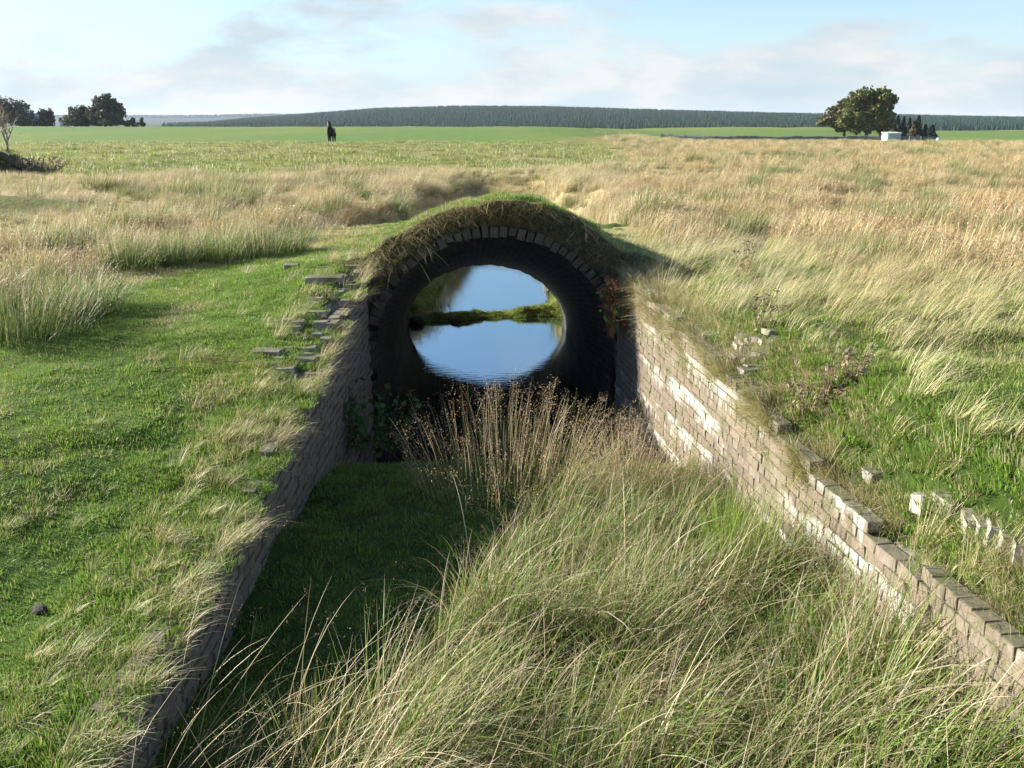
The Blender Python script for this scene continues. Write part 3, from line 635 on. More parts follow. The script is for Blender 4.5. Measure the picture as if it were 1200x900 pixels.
# --- tall rushes and grass filling the foreground of the channel
def sward(P, l0, l1, opts, wind, w=(0.0032, 0.0075), head=None, nseg=5, lean=0.34, droop=0.5, nclump=130):
    n = len(P); K = P[rng.choice(n, nclump, replace=False)]; kd = np.hypot(P[:, None, 0] - K[None, :, 0], P[:, None, 1] - K[None, :, 1]); ki = kd.argmin(1)
    off = np.arctan2(P[:, 1] - K[ki, 1], P[:, 0] - K[ki, 0]); ca = rng.normal(0.1, 0.7, nclump)[ki]; cx_ = np.cos(ca) + 0.8 * np.cos(off); cy_ = np.sin(ca) + 0.8 * np.sin(off)
    az = np.arctan2(cy_, cx_) + rng.normal(0, 0.75, n); wi = np.abs(rng.normal(0, 0.8, n)) + rng.uniform(0, 0.5, nclump)[ki]; cb, ct = pick_cols(n, opts, 0.25)
    hk = rng.uniform(0.72, 1.15, nclump)[ki]; l0 = l0 * hk; l1 = l1 * hk; dry = rng.uniform(0, 1, nclump)[ki] ** 2 * 0.5; dry = np.where(rng.uniform(0, 1, n) < dry, 1.0, 0.0)[:, None]
    cb = cb * (1 - dry) + np.array(OL) * dry; ct = ct * (1 - dry) + np.array(ST) * rng.uniform(0.7, 1.2, (n, 1)) * dry
    b = blades(P, az, rng.uniform(l0, l1, n), rng.uniform(*w, n) * np.where(rng.uniform(0, 1, n) < 0.12, 1.7, 1.0), lean * wi + 0.05, droop * wi * wind, nseg, cb, ct); parts = [b[:3]]
    if head:
        s = rng.uniform(0, 1, n) < head['share']; parts.append(heads(b[3][s], head['per'], head['size'], head['spread'], head['frac'], head['col']))
    return merge(parts)
def fg_keep(x, y):
    left = np.interp(y, [2.2, 3.4, 3.9, 4.5, 5.2, 6.2, 7.0, 8.0], [-1.3, -1.05, -0.85, -0.55, -0.4, -0.1, 0.3, 0.6])
    return (x > left + 0.12 * fnoise(x, y, 0.5, 91)) & (x < xR(y) - 0.04) & (fnoise(x, y, 0.55, 92) + rng.normal(0, 0.35, len(x)) > -0.35)
P = spread(-1.6, 2.8, 2.2, 7.9, 1500, fg_keep); P[:, 2] -= 0.02
FG_OPTS = [(G1, G2, 8), (G2, YG, 9), (YG, ST, 3), (OL, SP, 2.5), (ST, SP, 3.2), (BR, ST, 0.8), ((0.40, 0.24, 0.14), (0.62, 0.44, 0.30), 1.6)]
by_wall = sstep(0.9, 0.15, xR(P[:, 1]) - P[:, 0]) * sstep(6.6, 5.6, P[:, 1]); rise = np.interp(P[:, 1], [5.0, 6.2, 7.9], [1.0, 0.85, 0.7]) * (0.8 + 0.26 * fnoise(P[:, 0], P[:, 1], 0.7, 93)) * (1 + 0.22 * by_wall)
V, T, c = sward(P, 0.32 * rise, 0.95 * rise, FG_OPTS, 1.5, head=dict(share=0.14, per=14, size=0.0065, spread=0.02, frac=0.25, col=(0.42, 0.3, 0.18)))
link('foreground_grass', mesh_np('foreground_grass', V, T, c), M_GRASS, kind='stuff', label='tall tangled rushes and grass filling the near end of the channel', category='grass')
# pale dead stalks arching across the bottom left corner and through the sward
P = np.concatenate([spread(-1.75, -0.5, 2.3, 3.9, 170, wedge=False), spread(-1.0, 2.6, 2.4, 6.6, 26, fg_keep, wedge=False)])
n = len(P); cb, ct = pick_cols(n, [(ST, SP, 5), (BR, SP, 1)]); bl = blades(P, rng.normal(0.25, 0.7, n), rng.uniform(0.5, 1.05, n), rng.uniform(0.003, 0.006, n), rng.uniform(0.15, 0.8, n), rng.uniform(0.1, 0.9, n), 7, cb, ct)
link('dead_stalks', mesh_np('dead_stalks', *merge([bl[:3], heads(bl[3][::3], 16, 0.006, 0.02, 0.2, (0.45, 0.33, 0.2))])), M_STRAW, kind='stuff', label='pale dead stalks arching over the foreground rushes', category='grass')

# --- single rush tussocks one can point at
def tussock(name, loc, label, cat, n, r, l0, l1, opts, wind=0.5, head=None, w=(0.003, 0.0055), lean=0.3, droop=0.4, group=None):
    V, T, c = tuft(n, r, l0, l1, *w, opts, wind, 0.1, lean, droop, 5, head, outward=1.0); o = link(name, mesh_np(name, V, T, c), M_GRASS, label=label, category=cat)
    if group: o['group'] = group
    o.location = loc; return o
HB = dict(share=0.5, per=26, size=0.008, spread=0.03, frac=0.3, col=(0.36, 0.26, 0.16))
def gp(x, y, dz=0): return (x, y, float(ground_z(x, y)) + dz)
tussock('rush_tussock', gp(0.05, 7.6), 'brown rush tussock with feathery seed heads in front of the tunnel mouth', 'rush', 760, 0.95, 0.3, 1.15, [(G3, BR, 3), (BR, ST, 3), (ST, SP, 1.5), (G3, OL, 3)], 0.15, HB)
tussock('rush_tussock', gp(1.05, 7.3), 'straggly brown rush tussock at the foot of the sunlit right wall', 'rush', 330, 0.32, 0.5, 1.0, [(G3, BR, 3), (BR, ST, 3), (ST, SP, 2), (G3, OL, 2)], 0.2, HB)
tussock('rush_tussock', gp(1.62, 5.75), 'bright green upright rush clump against the right wing wall', 'rush', 420, 0.24, 0.55, 0.9, [(G1, G2, 7), (G2, YG, 2), (G1, BR, 0.6)], 0.1, None, lean=0.2, droop=0.12)
tussock('rush_tussock', gp(-0.95, 3.75), 'small green rush clump with brown tips beside the shaded wall foot', 'rush', 230, 0.2, 0.35, 0.75, [(G1, OL, 4), (G2, YG, 3), (G2, ST, 2)], 0.25, dict(share=0.2, per=10, size=0.006, spread=0.015, frac=0.2, col=(0.35, 0.25, 0.14)))
RUSH = [(G3, OL, 6), (G3, ST, 3), (G3, G1, 4), (OL, SP, 2.0)]
for px, py, k, lab in [(20, 400, 1.35, 'big bushy rush tussock at the left edge of the lawn, nearest the camera'), (85, 372, 1.1, 'leaning grey-green rush tussock with a deep shadow on the lawn'), (150, 318, 1.1, 'rush tussock at the back left corner of the lawn'),
                       (205, 312, 1.0, 'rush tussock behind the lawn, between its back corner and the dark pair'), (262, 308, 1.15, 'dark green rush tussock behind the lawn, left of the dark pair'), (318, 302, 1.1, 'dark green rush tussock behind the lawn, nearest the culvert')]:
    p = hit(px, py); tussock('rush_tussock', gp(p.x, p.y + 0.25), lab, 'rush', 700, 0.42 * k, 0.35 * k, 0.7 * k, RUSH, 0.5, dict(share=0.3, per=10, size=0.007, spread=0.02, frac=0.25, col=ST), (0.004, 0.008), group='rush tussocks along the edge of the lawn')

# --- straw coloured meadow
K_MEAD = protos('meadow_tuft', M_STRAW, [lambda: tuft(110, 0.24, 0.3, 0.75, 0.005, 0.01, [(OL, ST, 4), (ST, SP, 5), (ST, RU, 2.4), (G2, YG, 1.4)], 0.7, 0.0, 0.5, 0.7, 4, dict(share=0.35, per=8, size=0.014, spread=0.03, frac=0.35, col=ST), outward=0.7) for _ in range(5)])
K_RUSS = protos('russet_tuft', M_STRAW, [lambda: tuft(100, 0.26, 0.25, 0.6, 0.006, 0.012, [(OL, RU, 3), (ST, RU, 4), (ST, SP, 2.5), (G2, OL, 1.4)], 0.7, 0.0, 0.5, 0.7, 4, dict(share=0.3, per=8, size=0.016, spread=0.03, frac=0.35, col=RU), outward=0.7) for _ in range(4)])
K_RUSH = protos('rush_tuft', M_GRASS, [lambda: tuft(130, 0.28, 0.4, 0.8, 0.005, 0.01, [(G3, OL, 5), (G3, G1, 2), (OL, ST, 4)], 0.5, 0.0, 0.35, 0.5, 4, outward=0.9) for _ in range(4)])
def mead_zone(x, y):
    a = x / np.maximum(y, 1); n = fnoise(x, y, 5, 31)
    far = np.where(a < 0.12 + 0.03 * n, 33 + 4 * n, 215)
    ok = (y < far) & ~is_lawn(x, y) & ~in_channel(x, y) & ~((x > xR(y)) & (y < 9.5 + 1.6 * fnoise(x, y, 2, 85)) & (x < 6.5)) & ~((np.abs(x + 0.4) < 2.7) & (y < 17.6))
    ok &= ~((x < -17.5) & (y > 33) & (y < 38)); ok &= ~((np.hypot((x + 11.5) / 2.4, (y - 19.3) / 1.3) < 1)) & ~((x > -5.5) & (x < -1.5) & (y < 15 + fnoise(x, y, 1.5, 86))) & ~((x > 1.2) & (x < 4) & (y < 13.0))
    return ok
def meadow(y0, y1, dens, smin, smax):
    m = 0.62 * y1 + 3; P = spread(-m, m, y0, y1, dens, mead_zone); a = P[:, 0] / P[:, 1]
    r = rng.normal(0, 0.3, len(P)); rush = fnoise(P[:, 0], P[:, 1], 3.2, 87) + 0.5 * fnoise(P[:, 0], P[:, 1], 12, 88) + r * 0.9 > 0.86
    rush |= (fnoise(P[:, 0], P[:, 1], 2.2, 101) + r > 0.42) & (P[:, 0] < -2.5) & (P[:, 1] < 30); rush |= (fnoise(P[:, 0], P[:, 1], 1.7, 103) + r * 0.6 > 0.72) & (P[:, 1] > 9); rus = ~rush & (fnoise(P[:, 0], P[:, 1], 22, 32) + r + 2.2 * sstep(0.0, 0.35, a) - 0.75 + 0.6 * sstep(20, 50, P[:, 1]) > 0.3); st = ~rush & ~rus; return P, st, rus, rush, smin, smax
bands = [meadow(7, 18, 10, 0.7, 1.2), meadow(18, 34, 9, 0.8, 1.4), meadow(34, 75, 2.6, 0.9, 1.6), meadow(75, 216, 0.55, 1.2, 2.0)]
for nm, coll, i_, lab in (('meadow_grass', K_MEAD, 1, 'straw coloured rough grass blown over across the meadow'), ('russet_grass', K_RUSS, 2, 'russet brown moor grass in drifts on the right of the meadow'), ('meadow_rushes', K_RUSH, 3, 'dark green rushes dotted through the meadow grass')):
    P = np.concatenate([b[0][b[i_]] for b in bands]); S_ = np.concatenate([rng.uniform(b[4], b[5], b[i_].sum()) for b in bands]); S_ = S_ * np.clip(0.92 + 0.5 * fnoise(P[:, 0], P[:, 1], 2.4, 102), 0.4, 1.4) * np.interp(P[:, 1], [14, 22, 60, 120], [0.92, 0.64, 0.6, 0.75]) * (1 - 0.5 * (np.hypot((P[:, 0] + 11.5) / 4.5, (P[:, 1] - 18.0) / 3.2) < 1)) * (1 - 0.45 * ((P[:, 0] < -12) & (P[:, 1] > 26)))
    scatter(nm, coll, P, rng.normal(0, 0.5, len(P)), S_, lab, 'grass')
# rough green pasture between the meadow and the bright field
K_PAST = protos('pasture_tuft', M_GRASS, [lambda: tuft(60, 0.35, 0.08, 0.3, 0.012, 0.024, [(G1, YG, 3), (OL, ST, 4), (G2, YG, 3), (G3, OL, 2.5), (ST, SP, 1.5)], 0.4, 0, 0.5, 0.6, 3, outward=0.8) for _ in range(4)])
def past_keep(x, y): a = x / y; return (a < 0.17) & (y > 31 + 4 * fnoise(x, y, 5, 31)) & (fnoise(x, y, 4, 89) + rng.normal(0, 0.5, len(x)) > -0.2)
P = spread(-62, 16, 28, 96, 2.2, past_keep); scatter('pasture_grass', K_PAST, P, rng.uniform(0, 6, len(P)), rng.uniform(0.6, 1.4, len(P)), 'rough green pasture beyond the meadow', 'grass')
P = spread(-8, 2.5, 13, 17, 20, lambda x, y: ~in_channel(x, y) & ~is_lawn(x, y) & ((x < -2.7) | (x > 2.2))); scatter('verge_grass', K_LAWNY, P, rng.uniform(0, 6, len(P)), rng.uniform(1, 2.4, len(P)), 'short grass round the back of the culvert mound', 'grass')
P = spread(1.2, 4.2, 11, 13.5, 130, lambda x, y: x > 1.9); scatter('shoulder_grass', K_LAWN, P, rng.uniform(0, 6, len(P)), rng.uniform(1, 2.2, len(P)), 'green grass at the right shoulder of the culvert mound', 'grass')

P = spread(-9, -1.8, 7, 16.5, 110, lambda x, y: ~is_lawn(x, y) & (x < xL(y) - 0.2) & (y < np.interp(x, *LAWN_EDGE) + 2.0)); scatter('lawn_edge_grass', K_LAWNY, P, rng.uniform(0, 6, len(P)), rng.uniform(0.9, 1.8, len(P)), 'rough turf between the lawn and the rushes', 'grass')
# --- pool margin, moss bar
K_MOSS = protos('marsh_tuft', M_GRASS, [lambda: tuft(50, 0.09, 0.03, 0.1, 0.006, 0.012, [(G2, YG, 5), (G1, G2, 2), (OL, YG, 3), (BR, OL, 1)], 0.1, 0, 0.7, 0.6, 2, outward=1.0) for _ in range(4)])
P = spread(-2.6, 2.2, 16.7, 26.5, 150, lambda x, y: (ground_z(x, y) > 0.0) & (ground_z(x, y) < 0.9), False)
scatter('marsh_plants', K_MOSS, P, rng.uniform(0, 6, len(P)), rng.uniform(0.45, 1.0, len(P)), 'low marsh plants on the bar and margins of the pool beyond the tunnel', 'plants')
P = spread(-5, 4, 25.5, 38, 7, lambda x, y: ground_z(x, y) > 0.02, False); scatter('shore_grass', K_MEAD, P, rng.normal(0, 0.5, len(P)), rng.uniform(0.35, 0.7, len(P)), 'low straw grass on the far shore of the pool', 'grass')
tussock('rush_tussock', gp(0.75, 23.2, 0.0), 'dark rush tussock mirrored in the pool, seen through the tunnel', 'rush', 260, 0.5, 0.4, 0.85, [(G3, OL, 4), (OL, ST, 2)], 0.1, None, (0.008, 0.014))
tussock('rush_tussock', gp(-1.65, 18.6, -0.02), 'small dark rush tussock at the left margin of the pool', 'rush', 200, 0.3, 0.25, 0.5, [(G3, OL, 4), (OL, ST, 2)], 0.1, None, (0.006, 0.01))

# --- turf on the mound, withered grass hanging over its face
n = 5200; x = rng.uniform(-2.7, 2.6, n); y = Y_P - 0.02 + rng.uniform(0, 1, n) ** 1.3 * 5.8; P = np.stack([x - 0.045 * (y - Y_P), y, mound_z(x, y) - 0.01], -1)
yl = fnoise(x, y, 0.7, 95) + rng.normal(0, 0.3, n) > 0.1
scatter('mound_turf', K_LAWN, P[~yl], rng.uniform(0, 6, (~yl).sum()), rng.uniform(0.7, 1.5, (~yl).sum()), 'green turf over the crown of the culvert', 'grass')
scatter('dry_mound_turf', K_LAWNY, P[yl], rng.uniform(0, 6, yl.sum()), rng.uniform(0.8, 1.7, yl.sum()), 'dry turf over the flanks of the culvert mound', 'grass')
n = 7000; x = rng.uniform(-2.15, 1.75, n); top = mound_z(x, np.full(n, Y_P)); lo = np.where(np.abs(x + 0.22) < 1.72, ring_z(x, 0.15), top - 0.5); t = rng.uniform(0, 1, n) ** 0.8
P = np.stack([x, np.full(n, Y_P - 0.05) - 0.05 * rng.uniform(0, 1, n), lo + (top - lo) * t + 0.02], -1)
cb, ct = pick_cols(n, [(BR, OL, 3), (OL, ST, 1.5), (G3, OL, 4), ((0.16, 0.12, 0.07), BR, 5), (ST, SP, 0.4)], 0.3)
bl = blades(P, rng.normal(-PI / 2 - 0.5 * np.sign(x + 0.2) * 0.0, 0.9, n), rng.uniform(0.04, 0.2, n), rng.uniform(0.003, 0.008, n), rng.uniform(0.6, 1.6, n), rng.uniform(0.4, 2.0, n), 4, cb, ct)
link('hanging_grass', mesh_np('hanging_grass', *bl[:3]), M_STRAW, kind='stuff', label='withered grass hanging over the arch face', category='grass')
n = 1000; sd_ = rng.choice([-1, 1], n, p=[0.6, 0.4]); x = np.where(sd_ < 0, rng.uniform(-2.15, -0.9, n), rng.uniform(0.75, 1.75, n)); top = mound_z(x, np.full(n, Y_P)); P = np.stack([x, np.full(n, Y_P - 0.10) - 0.08 * rng.uniform(0, 1, n), top - 0.45 * rng.uniform(0, 1, n) ** 1.5 + 0.03], -1)
cb, ct = pick_cols(n, [(BR, ST, 3), (OL, ST, 3), (ST, SP, 0.8), (G3, OL, 4)], 0.3)
bl = blades(P, rng.normal(-PI / 2 + 0.5, 0.8, n), rng.uniform(0.12, 0.36, n), rng.uniform(0.003, 0.007, n), rng.uniform(0.7, 1.5, n), rng.uniform(0.8, 2.0, n), 5, cb, ct)
link('shaggy_grass', mesh_np('shaggy_grass', *bl[:3]), M_STRAW, kind='stuff', label='shaggy dry grass draped over both shoulders of the arch', category='grass')
# withered tufts on the faces and stepped heads of the wing walls
Pl = []; 
for (A, d, nr, rot, topn, ln), m_ in ((Lw, 900), (Rw, 700)):
    for i in range(m_):
        s = random.uniform(0.1, ln); zt = float(np.interp(A.y + d.y * s, *(WL if nr.x > 0 else WR))); q = A + d * s + nr * random.uniform(-0.1, 0.02); 
        clump = float(fnoise(s, 1.0, 0.5, 97 if nr.x > 0 else 98))
        if clump > -0.1: Pl.append((q.x, q.y, zt + 0.0 - max(0, random.gauss(0.02, 0.07)), nr.x))
Pl = np.array(Pl); n = len(Pl); cb, ct = pick_cols(n, [(BR, ST, 3), (OL, ST, 4), (G2, YG, 3), (ST, SP, 3)], 0.3)
bl = blades(Pl[:, :3], np.where(Pl[:, 3] > 0, rng.normal(-0.1, 0.8, n), rng.normal(2.9, 1.2, n)), rng.uniform(0.08, 0.3, n), rng.uniform(0.002, 0.005, n), rng.uniform(0.3, 1.3, n), rng.uniform(0.3, 1.3, n), 4, cb, ct)
link('wall_edge_grass', mesh_np('wall_edge_grass', *bl[:3]), M_STRAW, kind='stuff', label='withered grass rooted in the brick edges of both wing walls', category='grass')

# ------------------------------------------------------------------ loose masonry
def brick_pile(label, cat, px, py, items, mset, name):
    p0 = hit(px, py); root = empty(name, (p0.x, p0.y, p0.z), label, cat)
    for (qx, qy, dz, rz, dims) in items:
        p = hit(qx, qy); rr = Matrix.Rotation(rz, 3, 'Z') @ Matrix.Rotation(random.uniform(-0.2, 0.2), 3, 'X') @ Matrix.Rotation(random.uniform(-0.15, 0.15), 3, 'Y')
        brick_obj(mset, xf((p.x, p.y, p.z + dz - 0.015), rr, dims), root)
    return root
its = []
for i in range(24):
    its.append((862 + 50 * random.random(), 392 + 48 * random.random(), random.uniform(0.0, 0.04), random.uniform(-0.6, 0.4), (random.uniform(0.1, 0.26), random.uniform(0.09, 0.16), random.uniform(0.04, 0.07))))
brick_pile('heap of pale broken bricks bedded in the right bank behind the wall', 'brick heap', 888, 415, its, BR_P, 'brick_heap')
its = [(1090, 588, 0.0, 0.3, (0.2, 0.1, 0.12)), (1108, 592, 0.0, 0.25, (0.1, 0.17, 0.12)), (1140, 615, -0.01, -0.3, (0.1, 0.18, 0.12)), (1153, 622, -0.02, -0.25, (0.1, 0.18, 0.13)), (1166, 629, -0.01, -0.38, (0.1, 0.19, 0.13)), (1180, 636, -0.01, -0.3, (0.105, 0.19, 0.14)), (1196, 646, -0.01, -0.33, (0.1, 0.19, 0.14)), (1212, 656, -0.02, -0.28, (0.1, 0.19, 0.14)), (1030, 556, -0.01, 0.2, (0.18, 0.1, 0.08))]
brick_pile('row of pale bricks breaking through the turf at the right edge', 'brick footing', 1140, 618, its, BR_P, 'brick_footing')
its = [(772 + 14 * i + random.uniform(-4, 4), 340 + 11 * i + random.uniform(-5, 5), -0.015, random.uniform(-0.4, 0.2), (random.uniform(0.12, 0.26), 0.12, 0.07)) for i in range(6)]
brick_pile('short line of pale bricks in the grass right of the culvert shoulder', 'brick footing', 790, 350, its, BR_P, 'brick_footing')
def slab(px, py, dims, rz, dz=0.03):
    p = hit(px, py); brick_obj(BR_C, xf((p.x, p.y, p.z + dz), Matrix.Rotation(rz, 3, 'Z') @ Matrix.Rotation(0.1, 3, 'X'), dims), lw, 'coping_slab')
slab(380, 328, (0.44, 0.16, 0.09), 0.15, -0.005); slab(314, 413, (0.28, 0.12, 0.06), -0.1, -0.012); slab(352, 437, (0.28, 0.11, 0.06), -0.2, -0.005); slab(418, 301, (0.24, 0.18, 0.08), 0.2, 0.015); slab(342, 313, (0.18, 0.12, 0.06), 0.0, 0.0)
def stone(name, px, py, r, mat, label, cat, seed, flat=0.7, sink=0.3):
    p = hit(px, py); bm = bmesh.new(); bmesh.ops.create_icosphere(bm, subdivisions=2, radius=1); rr = random.Random(seed)
    off = [Vector((rr.gauss(0, 1), rr.gauss(0, 1), rr.gauss(0, 1))).normalized() for _ in range(9)]
    for v in bm.verts:
        d = v.co.normalized(); k = min(0.82 + 0.25 * rr.random() * 0.4, *[0.75 / max(0.3, d.dot(o)) if d.dot(o) > 0.6 else 2 for o in off]); v.co = Vector((d.x * k * 1.2, d.y * k, d.z * k * flat))
    for v in bm.verts: v.co *= r
    o = link(name, bm_mesh(name, bm), mat, label=label, category=cat); o.location = p + Vector((0, 0, r * flat * (1 - sink) * 0.5)); o.rotation_euler = (0, 0, rr.uniform(0, 6)); return o
M_CLOD = mat_mortar('dark_clod', (0.03, 0.024, 0.018), (0.09, 0.075, 0.06), 30)
M_WETSTONE = mat_mortar('wet_stone', (0.03, 0.02, 0.018), (0.13, 0.075, 0.06), 12)
stone('earth_clod', 47, 718, 0.045, M_CLOD, 'small dark clod lying on the lawn in the lower left', 'clod', 3)
stone('pale_stone', 1066, 818, 0.09, M_STONE, 'pale stone half hidden in the rushes at lower right', 'stone', 4)
stone('wet_stone', 533, 379, 0.11, M_WETSTONE, 'largest reddish wet stone at the edge of the moss bar', 'stone', 5)
stone('wet_stone', 545, 379, 0.07, M_WETSTONE, 'dark pointed wet stone beside the largest reddish one', 'stone', 6)
stone('wet_stone', 578, 384, 0.07, M_WETSTONE, 'dark wet stone standing alone in the water under the far arch', 'stone', 7, 0.5)
stone('wet_stone', 520, 357, 0.14, M_WETSTONE, 'low dark stone in the pool behind the moss bar, left one', 'stone', 8, 0.4)
stone('wet_stone', 532, 356, 0.10, M_WETSTONE, 'low dark stone in the pool behind the moss bar, right one', 'stone', 9, 0.4)
stone('wet_stone', 489, 378, 0.16, M_WETSTONE, 'big dark boulder at the left foot of the far arch', 'stone', 10, 0.7)

# ------------------------------------------------------------------ leafy plants
def leaf_cloud(P, size, cols, up=0.3, jit=0.2, aspect=0.55):
    n = len(P); d = rng.normal(0, 1, (n, 3)); d[:, 2] = d[:, 2] * 0.7 + up; d /= np.linalg.norm(d, axis=1)[:, None]; e = np.cross(d, rng.normal(0, 1, (n, 3))); e /= np.linalg.norm(e, axis=1)[:, None] + 1e-6
    s = (size * rng.uniform(0.6, 1.4, n))[:, None]; V = np.stack([P - d * s * 0.6, P + e * s * aspect, P + d * s * 0.75, P - e * s * aspect], 1).reshape(-1, 3)
    k = rng.integers(0, len(cols), n); c = np.repeat(np.array(cols)[k] * rng.uniform(1 - jit, 1 + jit, (n, 1)), 4, 0)
    return V, np.arange(4 * n).reshape(-1, 4), c
M_STEM = mat_plain('plant_stem', (0.2, 0.13, 0.08), 0.8); M_GSTEM = mat_plain('green_stem', (0.09, 0.12, 0.04), 0.8)
def herb(name, loc, label, cat, nst, h, r, leaf, cols, per, stem_mat, top=None):
    root = empty(name, loc, label, cat); sb = MB(); P = []; H = []
    for i in range(nst):
        a = random.uniform(0, 2 * PI); b = r * math.sqrt(random.random()); hh = h * random.uniform(0.6, 1.05); tip = (b * math.cos(a) * 2.2 + random.uniform(-0.04, 0.1), b * math.sin(a) * 2.2, hh); base = (b * math.cos(a), b * math.sin(a), -0.03)
        mid = [(base[k] * 0.55 + tip[k] * 0.45) for k in range(3)]; sb.tube([base, mid, tip], [0.005, 0.004, 0.002], 4)
        for q in np.linspace(0.15, 1, per): P.append([base[k] * (1 - q) + tip[k] * q + random.uniform(-1, 1) * leaf * (0.9 if k < 2 else 0.5) for k in range(3)])
        H.append(tip)
    st = link('stems', sb.mesh('stems'), stem_mat, root)
    V, F, c = leaf_cloud(np.array(P), leaf, cols, 0.2, 0.25); link('leaves', mesh_np('leaves', V, F, c), M_LEAF, root)
    if top:
        Hh = np.repeat(np.array(H), top[1], 0) + rng.normal(0, top[2], (len(H) * top[1], 3)); V, F, c = leaf_cloud(Hh, top[3], [top[0]], 0.5, 0.3, 0.3); link('seed_heads', mesh_np('seed_heads', V, F, c), M_LEAF, root, kind='stuff')
    return root
herb('willowherb', (1.30, 10.7, 1.25), 'red and green leafy plant hanging at the right spring of the arch', 'plant', 18, 0.75, 0.16, 0.05, [(0.16, 0.22, 0.05), (0.2, 0.26, 0.05), (0.30, 0.07, 0.05), (0.34, 0.11, 0.08)], 16, M_STEM, ((0.36, 0.10, 0.09), 10, 0.03, 0.03))
herb('nettle_patch', (-1.55, 9.1, 0.3), 'dark green leafy nettles at the foot of the left wall by the tunnel', 'plant', 26, 0.75, 0.26, 0.05, [(0.05, 0.10, 0.03), (0.07, 0.13, 0.035)], 12, M_GSTEM)
HD = (0.20, 0.14, 0.10); DC = [(0.24, 0.17, 0.11), (0.32, 0.25, 0.16)]
for px, py, h, lab in [(893, 388, 0.36, 'dead brown thistle standing above the pale brick heap'), (872, 325, 0.4, 'dead brown thistle nearest the culvert shoulder on the right bank'), (1000, 440, 0.22, 'low dead dock with brown seed heads on the open right bank'),
                       (940, 495, 0.3, 'dead brown dock directly behind the head of the sunlit wall'), (968, 472, 0.26, 'dead brown dock just right of the one behind the wall head')]:
    p = hit(px, py); herb('dead_thistle', (p.x, p.y, p.z), lab, 'plant', 7, h, 0.06, 0.03, DC, 5, M_STEM, (HD, 14, 0.022, 0.022))

# ------------------------------------------------------------------ trees
def crown_pts(lobes, n, shell=0.55):
    v = np.array([l[3] * l[4] * l[5] for l in lobes]) ** 0.7; k = rng.choice(len(lobes), n, p=v / v.sum()); Lb = np.array(lobes)[k]
    d = rng.normal(0, 1, (n, 3)); d /= np.linalg.norm(d, axis=1)[:, None]; r = shell + (1 - shell) * rng.uniform(0, 1, n) ** 0.6; r = r * (1 + 0.10 * rng.normal(0, 1, n)); return Lb[:, :3] + d * Lb[:, 3:6] * r[:, None]
def sub_lobes(lobes, m, f=0.42):
    out_ = []
    for l in lobes:
        for i in range(m):
            d = rng.normal(0, 1, 3); d /= np.linalg.norm(d); k = rng.uniform(0.55, 0.95); out_.append((l[0] + d[0] * l[3] * k, l[1] + d[1] * l[4] * k, l[2] + d[2] * l[5] * k, l[3] * f, l[4] * f, l[5] * f))
    return out_
def broadleaf(base, label, lobes, leaf, cols, n, trunk_r, group=None, bark=None):
    """lobes relative to the base"""
    root = empty('broadleaf_tree', base, label, 'tree', group); c = np.mean([l[:3] for l in lobes], 0); sb = MB(); zmin = min(l[2] - l[5] for l in lobes)
    fork = max(1.0, zmin * 0.7 + 0.4); sb.tube([(0, 0, -0.5), (0, 0, fork * 0.5), (0.1, 0, fork)], [trunk_r * 1.4, trunk_r, trunk_r * 0.85], 8)
    for l in lobes: m_ = ((l[0]) * 0.5 + 0.1, l[1] * 0.5, fork + (l[2] - fork) * 0.45); sb.tube([(0.1, 0, fork - 0.2), m_, l[:3]], [trunk_r * 0.55, trunk_r * 0.35, trunk_r * 0.1], 6)
    link('trunk', sb.mesh('trunk', True), bark or M_BARK, root)
    P = crown_pts(sub_lobes(lobes, 11, 0.5), int(n * 1.9), 0.35); P = P[P[:, 2] > 0.3]; V, F, cc = leaf_cloud(P, leaf, cols, 0.3, 0.3); link('crown', mesh_np('crown', V, F, cc), M_LEAF, root)
    return root
def px_lobes(D, base, items):
    """lobes given by where they stand in the view at distance D: (px, py, half width px, half height px, depth offset m)"""
    out_ = []; k = D / FPX * 1.04
    for (x, y, rx, ry, dy) in items: p = at(x, y, D); out_.append((p.x - base[0], dy, p.z - base[2], rx * k, max(rx, ry) * k, ry * k))
    return out_
DG = [(0.065, 0.085, 0.04), (0.075, 0.10, 0.04), (0.09, 0.09, 0.055), (0.11, 0.08, 0.065)]
def far_tree(px, D, label, items, leaf, cols, n, tr, group): 
    p = at(px, 150, D); base = (p.x, D, float(ground_z(p.x, D))); return broadleaf(base, label, px_lobes(D, base, items), leaf, cols, n, tr, group)
GL = 'trees round the farm on the left'
far_tree(14, 296, 'wide dark tree behind the bare sapling at the left edge', [(-2, 132, 14, 14, 0), (14, 129, 14, 13, 2), (28, 135, 11, 11, -1), (8, 140, 18, 8, 0)], 0.55, DG, 2600, 0.4, GL)
far_tree(55, 300, 'small dark tree between the farmhouse roof and the two big crowns', [(55, 136, 7.5, 8, 0), (58, 143, 7, 6, 0), (52, 142, 6, 6, 1)], 0.5, DG, 1100, 0.25, GL)
far_tree(88, 288, 'round dark tree, left of the two big crowns by the farm', [(84, 132, 10, 10, 0), (95, 136, 10, 10, 1), (88, 142, 15, 7, 0), (99, 143, 8, 6, -1)], 0.55, DG, 2400, 0.35, GL)
far_tree(124, 286, 'tallest round dark tree at the right end of the farm trees', [(120, 122, 11, 10, 0), (132, 130, 10, 11, 1), (115, 134, 10, 12, 0), (126, 140, 16, 9, 0), (137, 137, 6, 9, 0)], 0.55, DG, 3400, 0.4, GL)
